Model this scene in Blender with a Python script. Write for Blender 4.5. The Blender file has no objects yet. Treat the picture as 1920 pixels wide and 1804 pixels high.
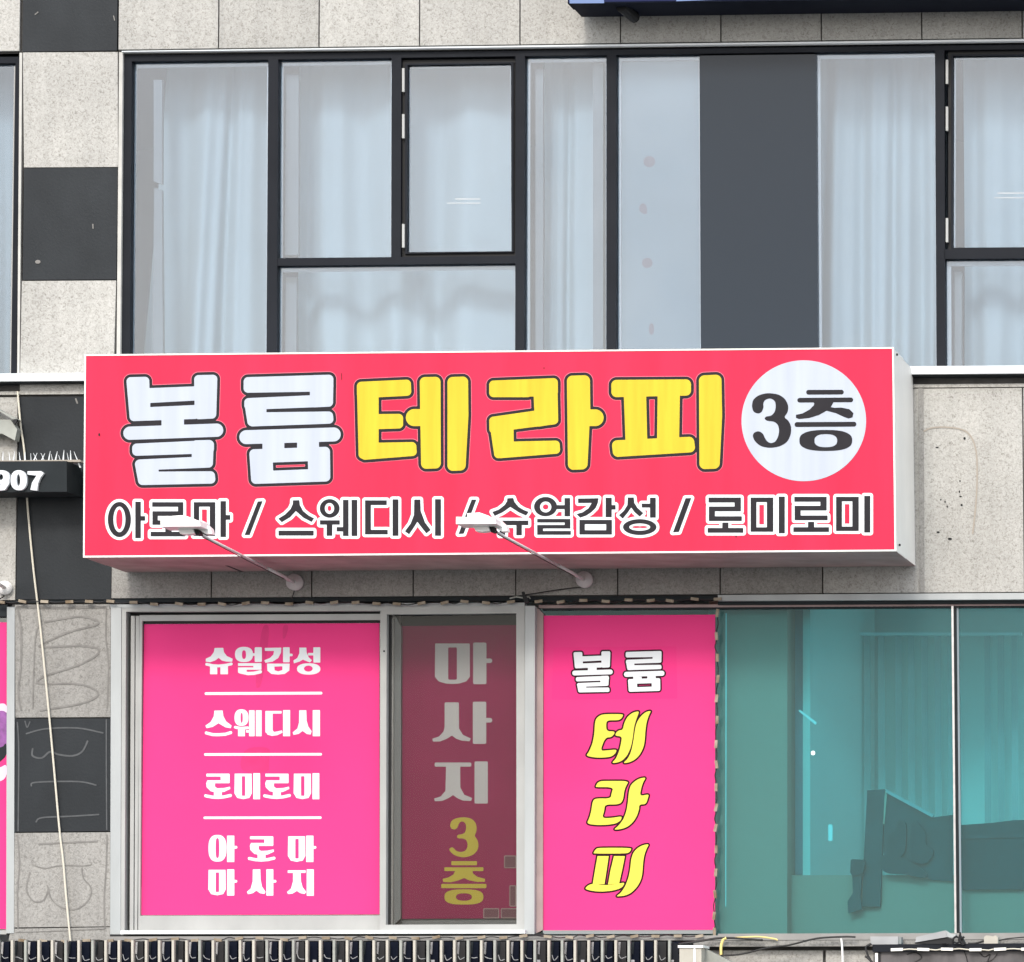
import bpy, math, random
import numpy as np
from mathutils import Matrix, Vector
random.seed(7)
# ---------------------------------------------------------------- camera
SC = bpy.context.scene
COL = SC.collection
F_PX, U0, V0 = 8640.0, 2680.07, 1866.17
YAW, PITCH, ROLL = 0.0454, -0.0290, -0.0014
DIST, CAM_X, CAM_Z = 27.6, 6.9, 1.6
def _rot(y, p, r):
    cy, sy, cp, sp, cr, sr = math.cos(y), math.sin(y), math.cos(p), math.sin(p), math.cos(r), math.sin(r)
    Ry = np.array([[cy, 0, sy], [0, 1, 0], [-sy, 0, cy]]); Rx = np.array([[1, 0, 0], [0, cp, -sp], [0, sp, cp]])
    Rz = np.array([[cr, -sr, 0], [sr, cr, 0], [0, 0, 1]])
    return Rz @ Rx @ Ry
R = _rot(YAW, PITCH, ROLL)
KR = np.array([[F_PX, 0, U0], [0, F_PX, V0], [0, 0, 1.0]]) @ R
KRI = np.linalg.inv(KR)
def P(u, v, d=0.0):
    """surveyed point of the facade: image position and distance d in front of the wall -> metres"""
    e = KRI @ np.array([u, v, 1.0]); k = (DIST - d) / e[2]
    return (CAM_X + e[0] * k, -d, CAM_Z - e[1] * k)
def PA(uv, d):
    e = np.c_[uv, np.ones(len(uv))] @ KRI.T
    k = (DIST - d) / e[:, 2]
    return np.c_[CAM_X + e[:, 0] * k, np.full(len(uv), -d), CAM_Z - e[:, 1] * k]
cam_d = bpy.data.cameras.new('camera'); cam = bpy.data.objects.new('camera', cam_d); COL.objects.link(cam)
B = [Vector((1, 0, 0)), Vector((0, 0, -1)), Vector((0, 1, 0))]
ax = [sum((B[j] * float(R[i, j]) for j in range(3)), Vector()) for i in range(3)]
M = Matrix.Identity(4)
for i, a in enumerate((ax[0], -ax[1], -ax[2])):
    for j in range(3): M[j][i] = a[j]
M.translation = Vector((CAM_X, -DIST, CAM_Z)); cam.matrix_world = M
cam_d.sensor_fit = 'HORIZONTAL'; cam_d.sensor_width = 36.0; cam_d.lens = F_PX / 1920 * 36
cam_d.shift_x = (960 - U0) / 1920; cam_d.shift_y = (V0 - 902) / 1920
cam_d.clip_start = 0.1; cam_d.clip_end = 3000
SC.camera = cam
# ---------------------------------------------------------------- sky, sun, exposure
SUN_EL, SUN_AZ = math.radians(34), math.radians(-3)     # azimuth measured from straight in front of the wall, minus = left
w = bpy.data.worlds.new('World'); SC.world = w; w.use_nodes = True
nt = w.node_tree; nt.nodes.clear(); N = nt.nodes.new; L = nt.links.new
sky = N('ShaderNodeTexSky'); sky.sky_type = 'NISHITA'; sky.sun_disc = False
sky.sun_elevation = SUN_EL; sky.sun_rotation = math.radians(180) - SUN_AZ
sky.air_density = 1.0; sky.dust_density = 3.0; sky.ozone_density = 1.0
tc = N('ShaderNodeTexCoord'); nz = N('ShaderNodeTexNoise'); nz.inputs['Scale'].default_value = 2.2; nz.inputs['Detail'].default_value = 6
L(tc.outputs['Generated'], nz.inputs['Vector'])
cr = N('ShaderNodeValToRGB'); cr.color_ramp.elements[0].position = .38; cr.color_ramp.elements[1].position = .62
cr.color_ramp.elements[0].color = (.45, .45, .45, 1); cr.color_ramp.elements[1].color = (.95, .95, .95, 1)
L(nz.outputs['Fac'], cr.inputs['Fac'])
mx = N('ShaderNodeMix'); mx.data_type = 'RGBA'; mx.inputs[7].default_value = (6.2, 6.6, 7.2, 1)
L(cr.outputs['Color'], mx.inputs[0]); L(sky.outputs['Color'], mx.inputs[6])
bg = N('ShaderNodeBackground'); bg.inputs['Strength'].default_value = 0.15
L(mx.outputs[2], bg.inputs['Color'])
wo = N('ShaderNodeOutputWorld'); L(bg.outputs[0], wo.inputs['Surface'])
sl = bpy.data.lights.new('sun', 'SUN'); sl.energy = 0.95; sl.angle = math.radians(10); sl.color = (1, .95, .88)
so = bpy.data.objects.new('sun', sl); COL.objects.link(so)
tosun = Vector((math.sin(SUN_AZ) * math.cos(SUN_EL), -math.cos(SUN_AZ) * math.cos(SUN_EL), math.sin(SUN_EL)))
so.rotation_euler = tosun.to_track_quat('Z', 'Y').to_euler(); so.location = (0, -20, 20)
SC.view_settings.view_transform = 'Standard'; SC.view_settings.look = 'None'
SC.view_settings.gamma = 1; SC.view_settings.use_curve_mapping = False
SC.view_settings.exposure = 1.05
# ---------------------------------------------------------------- materials
def srgb(r, g, b):
    f = lambda c: (c / 255 / 12.92) if c / 255 <= .04045 else ((c / 255 + .055) / 1.055) ** 2.4
    return (f(r), f(g), f(b), 1)
MATS = {}
def mat(name, col, rough=.6, metal=0, spec=.5, var=0, vscale=3, vstretch=(1, 1, 1), bump=0, bscale=40, dirt=None, coat=0):
    m = bpy.data.materials.new(name); m.use_nodes = True; t = m.node_tree; b = t.nodes['Principled BSDF']
    b.inputs['Roughness'].default_value = rough; b.inputs['Metallic'].default_value = metal
    b.inputs['Specular IOR Level'].default_value = spec; b.inputs['Coat Weight'].default_value = coat; b.inputs['Coat Roughness'].default_value = .08
    c4 = tuple(col[:3]) + (1,)
    b.inputs['Base Color'].default_value = c4
    if var or bump:
        tc = t.nodes.new('ShaderNodeTexCoord'); mp = t.nodes.new('ShaderNodeMapping'); mp.inputs['Scale'].default_value = vstretch
        t.links.new(tc.outputs['Object'], mp.inputs['Vector'])
    if var:
        n = t.nodes.new('ShaderNodeTexNoise'); n.inputs['Scale'].default_value = vscale; n.inputs['Detail'].default_value = 5
        t.links.new(mp.outputs['Vector'], n.inputs['Vector'])
        r = t.nodes.new('ShaderNodeValToRGB'); r.color_ramp.elements[0].position = .3; r.color_ramp.elements[1].position = .7
        d = dirt or tuple(x * (1 - var) for x in c4[:3])
        r.color_ramp.elements[0].color = tuple(d[:3]) + (1,); r.color_ramp.elements[1].color = c4
        t.links.new(n.outputs['Fac'], r.inputs['Fac']); t.links.new(r.outputs['Color'], b.inputs['Base Color'])
        rr = t.nodes.new('ShaderNodeMapRange'); rr.inputs['To Min'].default_value = min(1, rough + .12); rr.inputs['To Max'].default_value = max(0, rough - .05)
        t.links.new(n.outputs['Fac'], rr.inputs['Value']); t.links.new(rr.outputs[0], b.inputs['Roughness'])
    if bump:
        n2 = t.nodes.new('ShaderNodeTexNoise'); n2.inputs['Scale'].default_value = bscale; n2.inputs['Detail'].default_value = 4
        t.links.new(tc.outputs['Object'], n2.inputs['Vector'])
        bp = t.nodes.new('ShaderNodeBump'); bp.inputs['Strength'].default_value = bump; bp.inputs['Distance'].default_value = .01
        t.links.new(n2.outputs['Fac'], bp.inputs['Height']); t.links.new(bp.outputs[0], b.inputs['Normal'])
    MATS[name] = m; return m
def granite(name, c0, c1, c2):
    m = bpy.data.materials.new(name); m.use_nodes = True; t = m.node_tree; b = t.nodes['Principled BSDF']; n = t.nodes.new; l = t.links.new
    tc = n('ShaderNodeTexCoord'); oi = n('ShaderNodeObjectInfo')
    ad = n('ShaderNodeVectorMath'); ad.operation = 'ADD'; cx = n('ShaderNodeCombineXYZ'); mu = n('ShaderNodeMath'); mu.operation = 'MULTIPLY'; mu.inputs[1].default_value = 37
    l(oi.outputs['Random'], mu.inputs[0]); l(mu.outputs[0], cx.inputs[0]); l(mu.outputs[0], cx.inputs[1]); l(tc.outputs['Object'], ad.inputs[0]); l(cx.outputs[0], ad.inputs[1])
    a = n('ShaderNodeTexNoise'); a.inputs['Scale'].default_value = 62; a.inputs['Detail'].default_value = 3; a.inputs['Roughness'].default_value = .65; a.inputs['Distortion'].default_value = 1.2
    l(ad.outputs[0], a.inputs['Vector'])
    r = n('ShaderNodeValToRGB'); e = r.color_ramp.elements; e[0].position = .31; e[0].color = c0 + (1,); e[1].position = .60; e[1].color = c2 + (1,)
    k = e.new(.44); k.color = c1 + (1,)
    l(a.outputs['Fac'], r.inputs['Fac'])
    big = n('ShaderNodeTexNoise'); big.inputs['Scale'].default_value = 2.3; big.inputs['Detail'].default_value = 6; l(ad.outputs[0], big.inputs['Vector'])
    mr = n('ShaderNodeMapRange'); mr.inputs['From Min'].default_value = .3; mr.inputs['From Max'].default_value = .7; mr.inputs['To Min'].default_value = .88; mr.inputs['To Max'].default_value = 1.05
    l(big.outputs['Fac'], mr.inputs['Value'])
    mr2 = n('ShaderNodeMapRange'); mr2.inputs['To Min'].default_value = .91; mr2.inputs['To Max'].default_value = 1.05; l(oi.outputs['Random'], mr2.inputs['Value'])
    mm = n('ShaderNodeMath'); mm.operation = 'MULTIPLY'; l(mr.outputs[0], mm.inputs[0]); l(mr2.outputs[0], mm.inputs[1])
    # rain streaks
    mp = n('ShaderNodeMapping'); mp.inputs['Scale'].default_value = (9, 1, .5); l(tc.outputs['Object'], mp.inputs['Vector'])
    st = n('ShaderNodeTexNoise'); st.inputs['Scale'].default_value = 1.5; st.inputs['Detail'].default_value = 5; l(mp.outputs[0], st.inputs['Vector'])
    mr3 = n('ShaderNodeMapRange'); mr3.inputs['From Min'].default_value = .35; mr3.inputs['From Max'].default_value = .65; mr3.inputs['To Min'].default_value = .93; mr3.inputs['To Max'].default_value = 1.02
    l(st.outputs['Fac'], mr3.inputs['Value']); m4 = n('ShaderNodeMath'); m4.operation = 'MULTIPLY'; l(mm.outputs[0], m4.inputs[0]); l(mr3.outputs[0], m4.inputs[1])
    vm = n('ShaderNodeVectorMath'); vm.operation = 'SCALE'; l(r.outputs['Color'], vm.inputs[0]); l(m4.outputs[0], vm.inputs['Scale'])
    l(vm.outputs[0], b.inputs['Base Color']); b.inputs['Roughness'].default_value = .8
    bp = n('ShaderNodeBump'); bp.inputs['Strength'].default_value = .5; bp.inputs['Distance'].default_value = .004; l(a.outputs['Fac'], bp.inputs['Height']); l(bp.outputs[0], b.inputs['Normal'])
    MATS[name] = m; return m
def glass(name, tint, refl, rough=.0, wav=.0, haze=0):
    m = bpy.data.materials.new(name); m.use_nodes = True; t = m.node_tree; t.nodes.clear(); n = t.nodes.new; l = t.links.new
    tr = n('ShaderNodeBsdfTransparent'); tr.inputs[0].default_value = tint + (1,)
    g = n('ShaderNodeBsdfGlossy'); g.inputs['Roughness'].default_value = rough; g.inputs['Color'].default_value = (.93, .96, 1, 1)
    mx = n('ShaderNodeMixShader'); fr = n('ShaderNodeFresnel'); fr.inputs['IOR'].default_value = 1.5
    ma = n('ShaderNodeMath'); ma.operation = 'ADD'; ma.inputs[1].default_value = refl - .04; ma.use_clamp = True; l(fr.outputs[0], ma.inputs[0])
    l(ma.outputs[0], mx.inputs[0]); l(tr.outputs[0], mx.inputs[1]); l(g.outputs[0], mx.inputs[2])
    if wav:
        tc = n('ShaderNodeTexCoord'); nz = n('ShaderNodeTexNoise'); nz.inputs['Scale'].default_value = 1.1; l(tc.outputs['Object'], nz.inputs['Vector'])
        bp = n('ShaderNodeBump'); bp.inputs['Strength'].default_value = wav; bp.inputs['Distance'].default_value = .05; l(nz.outputs['Fac'], bp.inputs['Height']); l(bp.outputs[0], g.inputs['Normal'])
    o = n('ShaderNodeOutputMaterial')
    if haze:
        df = n('ShaderNodeBsdfDiffuse'); df.inputs[0].default_value = (.50, .66, .64, 1); m2 = n('ShaderNodeMixShader'); m2.inputs[0].default_value = haze  # diffuse veil put in to brighten and soften the pane
        l(mx.outputs[0], m2.inputs[1]); l(df.outputs[0], m2.inputs[2]); l(m2.outputs[0], o.inputs[0])
    else: l(mx.outputs[0], o.inputs[0])
    MATS[name] = m; return m
G = granite('light granite', (.24, .23, .205), (.385, .372, .342), (.47, .46, .43))
GS = granite('grey granite', (.185, .177, .162), (.275, .265, .247), (.345, .335, .312))
DS = mat('black stone', (.017, .021, .025), .5, var=.30, vscale=4, vstretch=(1, 1, .6), bump=.1, bscale=60, spec=.25)
MORT = mat('mortar', (.10, .095, .09), .95, var=.4, vscale=9)
JOINT = mat('joint sealant', (.55, .54, .50), .8, var=.25, vscale=6)
FR = mat('dark window frame', (.011, .013, .018), .5, spec=.12, var=.2, vscale=3)
BLK = mat('black rubber', (.006, .006, .007), .7)
GSK = mat('pale glazing spacer', (.42, .45, .47), .6)
ALU = mat('silver aluminium', (.40, .42, .42), .5, metal=.1, var=.14, vscale=2.5, vstretch=(3, 3, .7))
ALW = mat('white painted aluminium', (.395, .40, .385), .5, var=.16, vscale=3, vstretch=(1.5, 1, 1))
ALG = mat('grey aluminium sill', (.30, .29, .275), .6, var=.3, vscale=4, bump=.1)
WHT = mat('white sheet metal', (.72, .75, .76), .5, var=.08, vscale=2)
CREAM = mat('cream plastic', (.50, .47, .40), .55, var=.2, vscale=6)
CREAMD = mat('weathered cream metal', (.36, .37, .33), .6, var=.3, vscale=9)
SIGNR = mat('pink red sign face', (.72, .034, .082), .6, spec=.1, var=.16, vscale=1.6, vstretch=(3.5, 1, .35))
SIGNW = mat('sign casing white', (.86, .84, .78), .5, var=.10, vscale=4, vstretch=(2, 1, .6))
UND = mat('sign underside', (.40, .29, .28), .65, var=.3, vscale=5)
INKW = mat('white print', (.49, .53, .60), .6, spec=.1, var=.10, vscale=2.4, vstretch=(6, 1, .35))
INKY = mat('yellow print', (.66, .505, .043), .6, spec=.1, var=.14, vscale=3, vstretch=(7, 1, .5), dirt=(.58, .42, .035))
INKD = mat('charcoal print', (.028, .026, .030), .6, spec=.1, var=.15, vscale=6)
HALO = mat('pale print halo', (.72, .16, .22), .5, spec=.2)
PINK = mat('magenta vinyl', (.76, .045, .215), .5, spec=.1, var=.06, vscale=1.4, bump=.08, bscale=2.2)
PINKD = mat('brighter magenta patch', (.74, .036, .20), .5, spec=.1)
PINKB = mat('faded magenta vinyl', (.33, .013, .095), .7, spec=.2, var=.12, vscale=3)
VW = mat('vinyl white', (.72, .75, .77), .5, spec=.2)
VY = mat('vinyl yellow', (.72, .64, .075), .5, spec=.2)
VYB = mat('vinyl ochre yellow', (.58, .50, .06), .6, spec=.2)
VWG = mat('greyed vinyl white', (.62, .63, .61), .6, spec=.1)
COLUM = mat('sage painted column', (.62, .33, .27), .9)
SASH = mat('inner sash frame', (.17, .185, .195), .7)
BLIND = mat('blind fabric', (.50, .50, .50), .9)
DIVID = mat('grey blue divider', (.30, .30, .36), .9)
TAPEG = mat('old tape', (.15, .05, .07), .6)
PINKS = mat('darker magenta vinyl', (.66, .044, .185), .6, spec=.1, var=.12, vscale=9)
VD = mat('vinyl dark outline', (.025, .006, .012), .6, spec=.1)
CUR = mat('white curtain cloth', (.37, .445, .47), .9, spec=.05, var=.05, vscale=3)
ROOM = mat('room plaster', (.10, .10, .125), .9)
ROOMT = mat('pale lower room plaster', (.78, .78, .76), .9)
DPAN = mat('dark spandrel glass', (.011, .020, .032), .25, spec=.22)
FBOARD = mat('pale grey film', (.21, .26, .285), .7, var=.06, vscale=1.5)
DOT = mat('pinkish residue', (.19, .155, .165), .8)
BLUE = mat('blue sign print', (.004, .010, .06), .5, spec=.15)
BLUEL = mat('pale blue sign print', (.10, .17, .36), .4)
NAVY = mat('navy sign casing', (.003, .005, .013), .7, spec=.1)
CHAR = mat('charcoal sign box', (.020, .025, .028), .6, spec=.15, var=.2, vscale=5)
WIRE = mat('cream cable', (.62, .58, .48), .6)
WIREB = mat('black cable', (.012, .011, .011), .5)
WIREY = mat('yellow tube', (.75, .60, .22), .5)
LEDC = mat('led module resin', (.36, .31, .24), .6, var=.35, vscale=14, dirt=(.16, .11, .06))
ARMG = mat('grey lamp arm', (.62, .60, .59), .45)
LEDW = mat('white led module', (.80, .78, .72), .5)
LAMPW = mat('white lamp enamel', (.85, .84, .82), .35)
LAMPG = mat('shaded lamp base', (.55, .50, .50), .2)  # wall base greyed to carry the shade it stands in
STEEL = mat('brushed steel', (.45, .45, .46), .3, metal=.9, var=.2, vscale=5, vstretch=(1, 1, 5))
GLUE = mat('dried adhesive', (.23, .22, .205), .8, var=.3, vscale=20)
GLUED = mat('dried adhesive on black', (.075, .08, .085), .6, var=.3, vscale=20)
STAIN = mat('brown rust stain', (.36, .32, .27), .85)
HOLE = mat('drill hole black', (.01, .01, .01), .9)
GRND = mat('worn asphalt', (.11, .108, .105), .9, var=.3, vscale=2, bump=.3, bscale=80)
PAVE = mat('paving', (.26, .25, .24), .85, var=.2, vscale=3)
FURN = mat('dark haze teal', (.016, .078, .09), .8, spec=.05)  # teal veil of the glass is mixed into this dark colour
FURN2 = mat('dark teal cloth', (.020, .095, .11), .9, var=.3, vscale=5)
SKIRT = mat('grey board edge', (.22, .24, .24), .6)
TAPE = mat('white tape', (.9, .92, .93), .5)
TARP = mat('dirty grey plastic', (.13, .12, .12), .7, var=.6, vscale=3.5, vstretch=(3, 1, 1))
PURP = mat('purple flower print', (.28, .08, .32), .5, var=.5, vscale=25)
PETAL = mat('pale petal print', (.85, .55, .72), .5)
BOX = mat('light grey metal box', (.36, .365, .37), .5, var=.25, vscale=6)
GU = glass('upper window glass', (.85, .90, .95), .062, wav=.12)
GL = glass('teal window glass', (.50, .84, .87), .008, wav=.08, haze=.045)
GD = glass('smoked window glass', (.80, .80, .80), .008)
GC = glass('clear poster glass', (.80, .84, .85), .05)
# ---------------------------------------------------------------- object helpers
def setp(o, label=None, cat=None, group=None, kind=None):
    for k, v in (('label', label), ('category', cat), ('group', group), ('kind', kind)):
        if v: o[k] = v
    return o
def thing(name, loc, label, cat, group=None):
    o = bpy.data.objects.new(name, None); COL.objects.link(o); o.location = loc; o.empty_display_size = .1
    return setp(o, label, cat, group)
def link(name, verts, faces, m, parent=None, smooth=False, **kw):
    me = bpy.data.meshes.new(name); me.from_pydata([tuple(v) for v in verts], [], [tuple(f) for f in faces])
    ms = m if isinstance(m, list) else [m]
    for q in ms: me.materials.append(q)
    if smooth: me.polygons.foreach_set('use_smooth', [True] * len(me.polygons))
    me.update()
    o = bpy.data.objects.new(name, me); COL.objects.link(o)
    if parent is not None:
        o.parent = parent
        r = parent; T = Matrix.Identity(4)
        while r is not None:
            if r.type == 'EMPTY': T = Matrix.Translation(r.location)
            r = r.parent
        if parent.type == 'EMPTY': o.matrix_parent_inverse = T.inverted()
    return setp(o, **kw)
class MB:
    def __init__(s): s.v = []; s.f = []
    def quadprism(s, c, d0, d1):
        """c: four image corners (tl,tr,br,bl) seen at depth d0; body runs straight back to depth d1"""
        f = [Vector(P(u, v, d0)) for u, v in c]; bk = [p + Vector((0, d0 - d1, 0)) for p in f]; n = len(s.v)
        s.v += f + bk
        s.f += [(n, n+3, n+2, n+1), (n+4, n+5, n+6, n+7), (n, n+1, n+5, n+4), (n+1, n+2, n+6, n+5), (n+2, n+3, n+7, n+6), (n+3, n, n+4, n+7)]
        return s
    def extend(s, c, dref, d0, d1, grow=0):
        """corners read off the front at depth dref; the body stands behind it between d0 and d1"""
        f = [Vector(P(u, v, dref)) for u, v in c]; n = len(s.v); sg = ((-1, 1), (1, 1), (1, -1), (-1, -1))
        a = [Vector((p.x+q[0]*grow, -d0, p.z+q[1]*grow)) for p, q in zip(f, sg)]; e = [Vector((p.x, -d1, p.z)) for p in a]
        s.v += a + e
        s.f += [(n, n+3, n+2, n+1), (n+4, n+5, n+6, n+7), (n, n+1, n+5, n+4), (n+1, n+2, n+6, n+5), (n+2, n+3, n+7, n+6), (n+3, n, n+4, n+7)]
        return s
    def rect(s, x0, y0, x1, y1, d0, d1): return s.quadprism([(x0, y0), (x1, y0), (x1, y1), (x0, y1)], d0, d1)
    def ring(s, o, i, d0, d1):
        """frame between outer and inner quads"""
        a, b, c, d = o; e, f, g, h = i
        s.quadprism([a, b, f, e], d0, d1); s.quadprism([h, g, c, d], d0, d1); s.quadprism([a, e, h, d], d0, d1); s.quadprism([f, b, c, g], d0, d1)
        return s
    def box(s, lo, hi):
        n = len(s.v); x0, y0, z0 = lo; x1, y1, z1 = hi
        s.v += [Vector(p) for p in ((x0,y0,z0),(x1,y0,z0),(x1,y0,z1),(x0,y0,z1),(x0,y1,z0),(x1,y1,z0),(x1,y1,z1),(x0,y1,z1))]
        s.f += [(n,n+1,n+2,n+3),(n+5,n+4,n+7,n+6),(n+4,n,n+3,n+7),(n+1,n+5,n+6,n+2),(n+3,n+2,n+6,n+7),(n+4,n+5,n+1,n)]
        return s
    def obox(s, c, ax, ay, az):
        n = len(s.v); c = Vector(c); ax, ay, az = Vector(ax), Vector(ay), Vector(az)
        for sx, sy, sz in ((-1,-1,-1),(1,-1,-1),(1,-1,1),(-1,-1,1),(-1,1,-1),(1,1,-1),(1,1,1),(-1,1,1)): s.v.append(c + ax*sx + ay*sy + az*sz)
        s.f += [(n,n+1,n+2,n+3),(n+5,n+4,n+7,n+6),(n+4,n,n+3,n+7),(n+1,n+5,n+6,n+2),(n+3,n+2,n+6,n+7),(n+4,n+5,n+1,n)]
        return s
    def tube(s, pts, r, k=8, r1=None):
        pts = [Vector(p) for p in pts]; n0 = len(s.v); m = len(pts); up = Vector((.13, .9, .4))
        for i, p in enumerate(pts):
            t = (pts[min(i+1, m-1)] - pts[max(i-1, 0)]).normalized(); a = t.cross(up).normalized(); b = t.cross(a)
            rr = r if r1 is None else r + (r1 - r) * i / max(1, m-1)
            for j in range(k):
                q = 2*math.pi*j/k; s.v.append(p + a*math.cos(q)*rr + b*math.sin(q)*rr)
        for i in range(m-1):
            for j in range(k): s.f.append((n0+i*k+j, n0+i*k+(j+1) % k, n0+(i+1)*k+(j+1) % k, n0+(i+1)*k+j))
        s.f.append(tuple(n0+j for j in range(k))[::-1]); s.f.append(tuple(n0+(m-1)*k+j for j in range(k)))
        return s
    def polyprism(s, pts, d0, d1):
        f = [Vector(P(u, v, d0)) for u, v in pts]; m = len(f); n = len(s.v)
        s.v += f + [p + Vector((0, d0-d1, 0)) for p in f]
        s.f.append(tuple(range(n+m-1, n-1, -1))); s.f.append(tuple(range(n+m, n+2*m)))
        for i in range(m): s.f.append((n+i, n+(i+1) % m, n+m+(i+1) % m, n+m+i))
        return s
    def build(s, name, m, parent=None, smooth=False, **kw): return link(name, s.v, s.f, m, parent, smooth, **kw)
def smooth_path(pts, n=6):
    out = []; pts = [Vector(p) for p in pts]
    for i in range(len(pts)-1):
        p0 = pts[max(i-1, 0)]; p1 = pts[i]; p2 = pts[i+1]; p3 = pts[min(i+2, len(pts)-1)]
        for k in range(n):
            t = k / n
            out.append(.5*((2*p1) + (p2-p0)*t + (2*p0-5*p1+4*p2-p3)*t*t + (3*p1-p0-3*p2+p3)*t**3))
    return out + [pts[-1]]
# ---------------------------------------------------------------- flat print (lettering) from signed distances
def seg(X, Y, a, b):
    dx, dy = b[0]-a[0], b[1]-a[1]; q = dx*dx+dy*dy + 1e-9
    t = np.clip(((X-a[0])*dx+(Y-a[1])*dy)/q, 0, 1); return np.hypot(X-a[0]-t*dx, Y-a[1]-t*dy)
def sd_poly(X, Y, p):
    d = np.full(X.shape, 1e9); ins = np.zeros(X.shape, bool); n = len(p)
    for i in range(n):
        a, b = p[i], p[(i+1) % n]; d = np.minimum(d, seg(X, Y, a, b))
        if a[1] != b[1]:
            c = ((a[1] > Y) != (b[1] > Y)) & (X < (b[0]-a[0])*(Y-a[1])/(b[1]-a[1])+a[0]); ins ^= c
    return np.where(ins, -d, d)
def chaikin(p, n=2):
    for _ in range(n):
        q = []
        for i in range(len(p)):
            a, b = p[i], p[(i+1) % len(p)]
            q += [(a[0]*.78+b[0]*.22, a[1]*.78+b[1]*.22), (a[0]*.22+b[0]*.78, a[1]*.22+b[1]*.78)]
        p = q
    return p
def sd_shape(X, Y, s):
    k = s[0].strip('-')
    if k == 'g': return sd_poly(X, Y, s[1]) - (s[2] if len(s) > 2 else 0)
    if k == 'c': return sd_poly(X, Y, chaikin(s[1])) - (s[2] if len(s) > 2 else 0)
    if k == 'r':
        x0, y0, x1, y1 = s[1]; r = s[2] if len(s) > 2 else 0; cx, cy, hx, hy = (x0+x1)/2, (y0+y1)/2, (x1-x0)/2-r, (y1-y0)/2-r
        qx, qy = abs(X-cx)-hx, abs(Y-cy)-hy
        return np.hypot(np.maximum(qx, 0), np.maximum(qy, 0)) + np.minimum(np.maximum(qx, qy), 0) - r
    if k == 's':
        d = np.full(X.shape, 1e9)
        for a, b in zip(s[2][:-1], s[2][1:]): d = np.minimum(d, seg(X, Y, a, b))
        return d - s[1]/2
    if k == 'e':
        cx, cy, rx, ry = s[1]; e = s[2] if len(s) > 2 else 2
        q = (abs((X-cx)/rx)**e + abs((Y-cy)/ry)**e)**(1/e)
        g = np.hypot((X-cx)/rx**2, (Y-cy)/ry**2) / np.maximum(np.hypot((X-cx)/rx, (Y-cy)/ry), 1e-6)
        return (q-1)/np.maximum(g, 1e-6)
def bounds(shapes):
    xs, ys = [], []
    for s in shapes:
        k = s[0]
        if k in 'gc': r = s[2] if len(s) > 2 else 0; xs += [p[0]-r for p in s[1]]+[p[0]+r for p in s[1]]; ys += [p[1]-r for p in s[1]]+[p[1]+r for p in s[1]]
        elif k == 'r': xs += [s[1][0], s[1][2]]; ys += [s[1][1], s[1][3]]
        elif k == 's': xs += [p[0]-s[1]/2 for p in s[2]]+[p[0]+s[1]/2 for p in s[2]]; ys += [p[1]-s[1]/2 for p in s[2]]+[p[1]+s[1]/2 for p in s[2]]
        elif k == 'e': xs += [s[1][0]-s[1][2], s[1][0]+s[1][2]]; ys += [s[1][1]-s[1][3], s[1][1]+s[1][3]]
    return min(xs), min(ys), max(xs), max(ys)
def mesh2d(shapes, org, sc, grow=0, step=.8, d=0, merge=True):
    """shapes in enlarged coordinates; org + xy/sc gives the position on the facade"""
    st = step*sc; x0, y0, x1, y1 = bounds(shapes); x0 -= grow+2*st; y0 -= grow+2*st; x1 += grow+2*st; y1 += grow+2*st
    nx, ny = int((x1-x0)/st)+2, int((y1-y0)/st)+2
    gx, gy = x0+np.arange(nx)*st, y0+np.arange(ny)*st; X, Y = np.meshgrid(gx, gy)
    Fv = np.full(X.shape, 1e6)
    for s in shapes:
        dd = sd_shape(X, Y, s)
        Fv = np.maximum(Fv, -dd) if s[0].startswith('-') else np.minimum(Fv, dd)
    Fv = Fv - grow; I = Fv < 0
    V, Fc = [], []
    cnt = I[:-1, :-1].astype(int)+I[:-1, 1:]+I[1:, 1:]+I[1:, :-1]
    def av(x, y): V.append((x, y)); return len(V)-1
    for j in range(ny-1):
        i = 0; row = cnt[j]
        while i < nx-1:
            c = row[i]
            if c == 0: i += 1; continue
            if c == 4:
                k = i
                if merge:
                    while k < nx-1 and row[k] == 4: k += 1
                else: k = i+1
                Fc.append((av(gx[i], gy[j]), av(gx[i], gy[j+1]), av(gx[k], gy[j+1]), av(gx[k], gy[j]))); i = k; continue
            q = [(i, j), (i, j+1), (i+1, j+1), (i+1, j)]; poly = []
            for a in range(4):
                A, Bq = q[a], q[(a+1) % 4]; fa, fb = Fv[A[1], A[0]], Fv[Bq[1], Bq[0]]
                if fa < 0: poly.append(av(gx[A[0]], gy[A[1]]))
                if (fa < 0) != (fb < 0):
                    t = fa/(fa-fb); poly.append(av(gx[A[0]]+(gx[Bq[0]]-gx[A[0]])*t, gy[A[1]]+(gy[Bq[1]]-gy[A[1]])*t))
            if len(poly) > 2: Fc.append(tuple(poly))
            i += 1
    V = np.array(V)
    return PA(np.c_[org[0]+V[:, 0]/sc, org[1]+V[:, 1]/sc], d), Fc
def pr(name, shapes, org, sc, m, d, parent, grow=0, step=.8, **kw):
    V, Fc = mesh2d(shapes, org, sc, grow, step, d); return link(name, V, Fc, m, parent, **kw)
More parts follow.
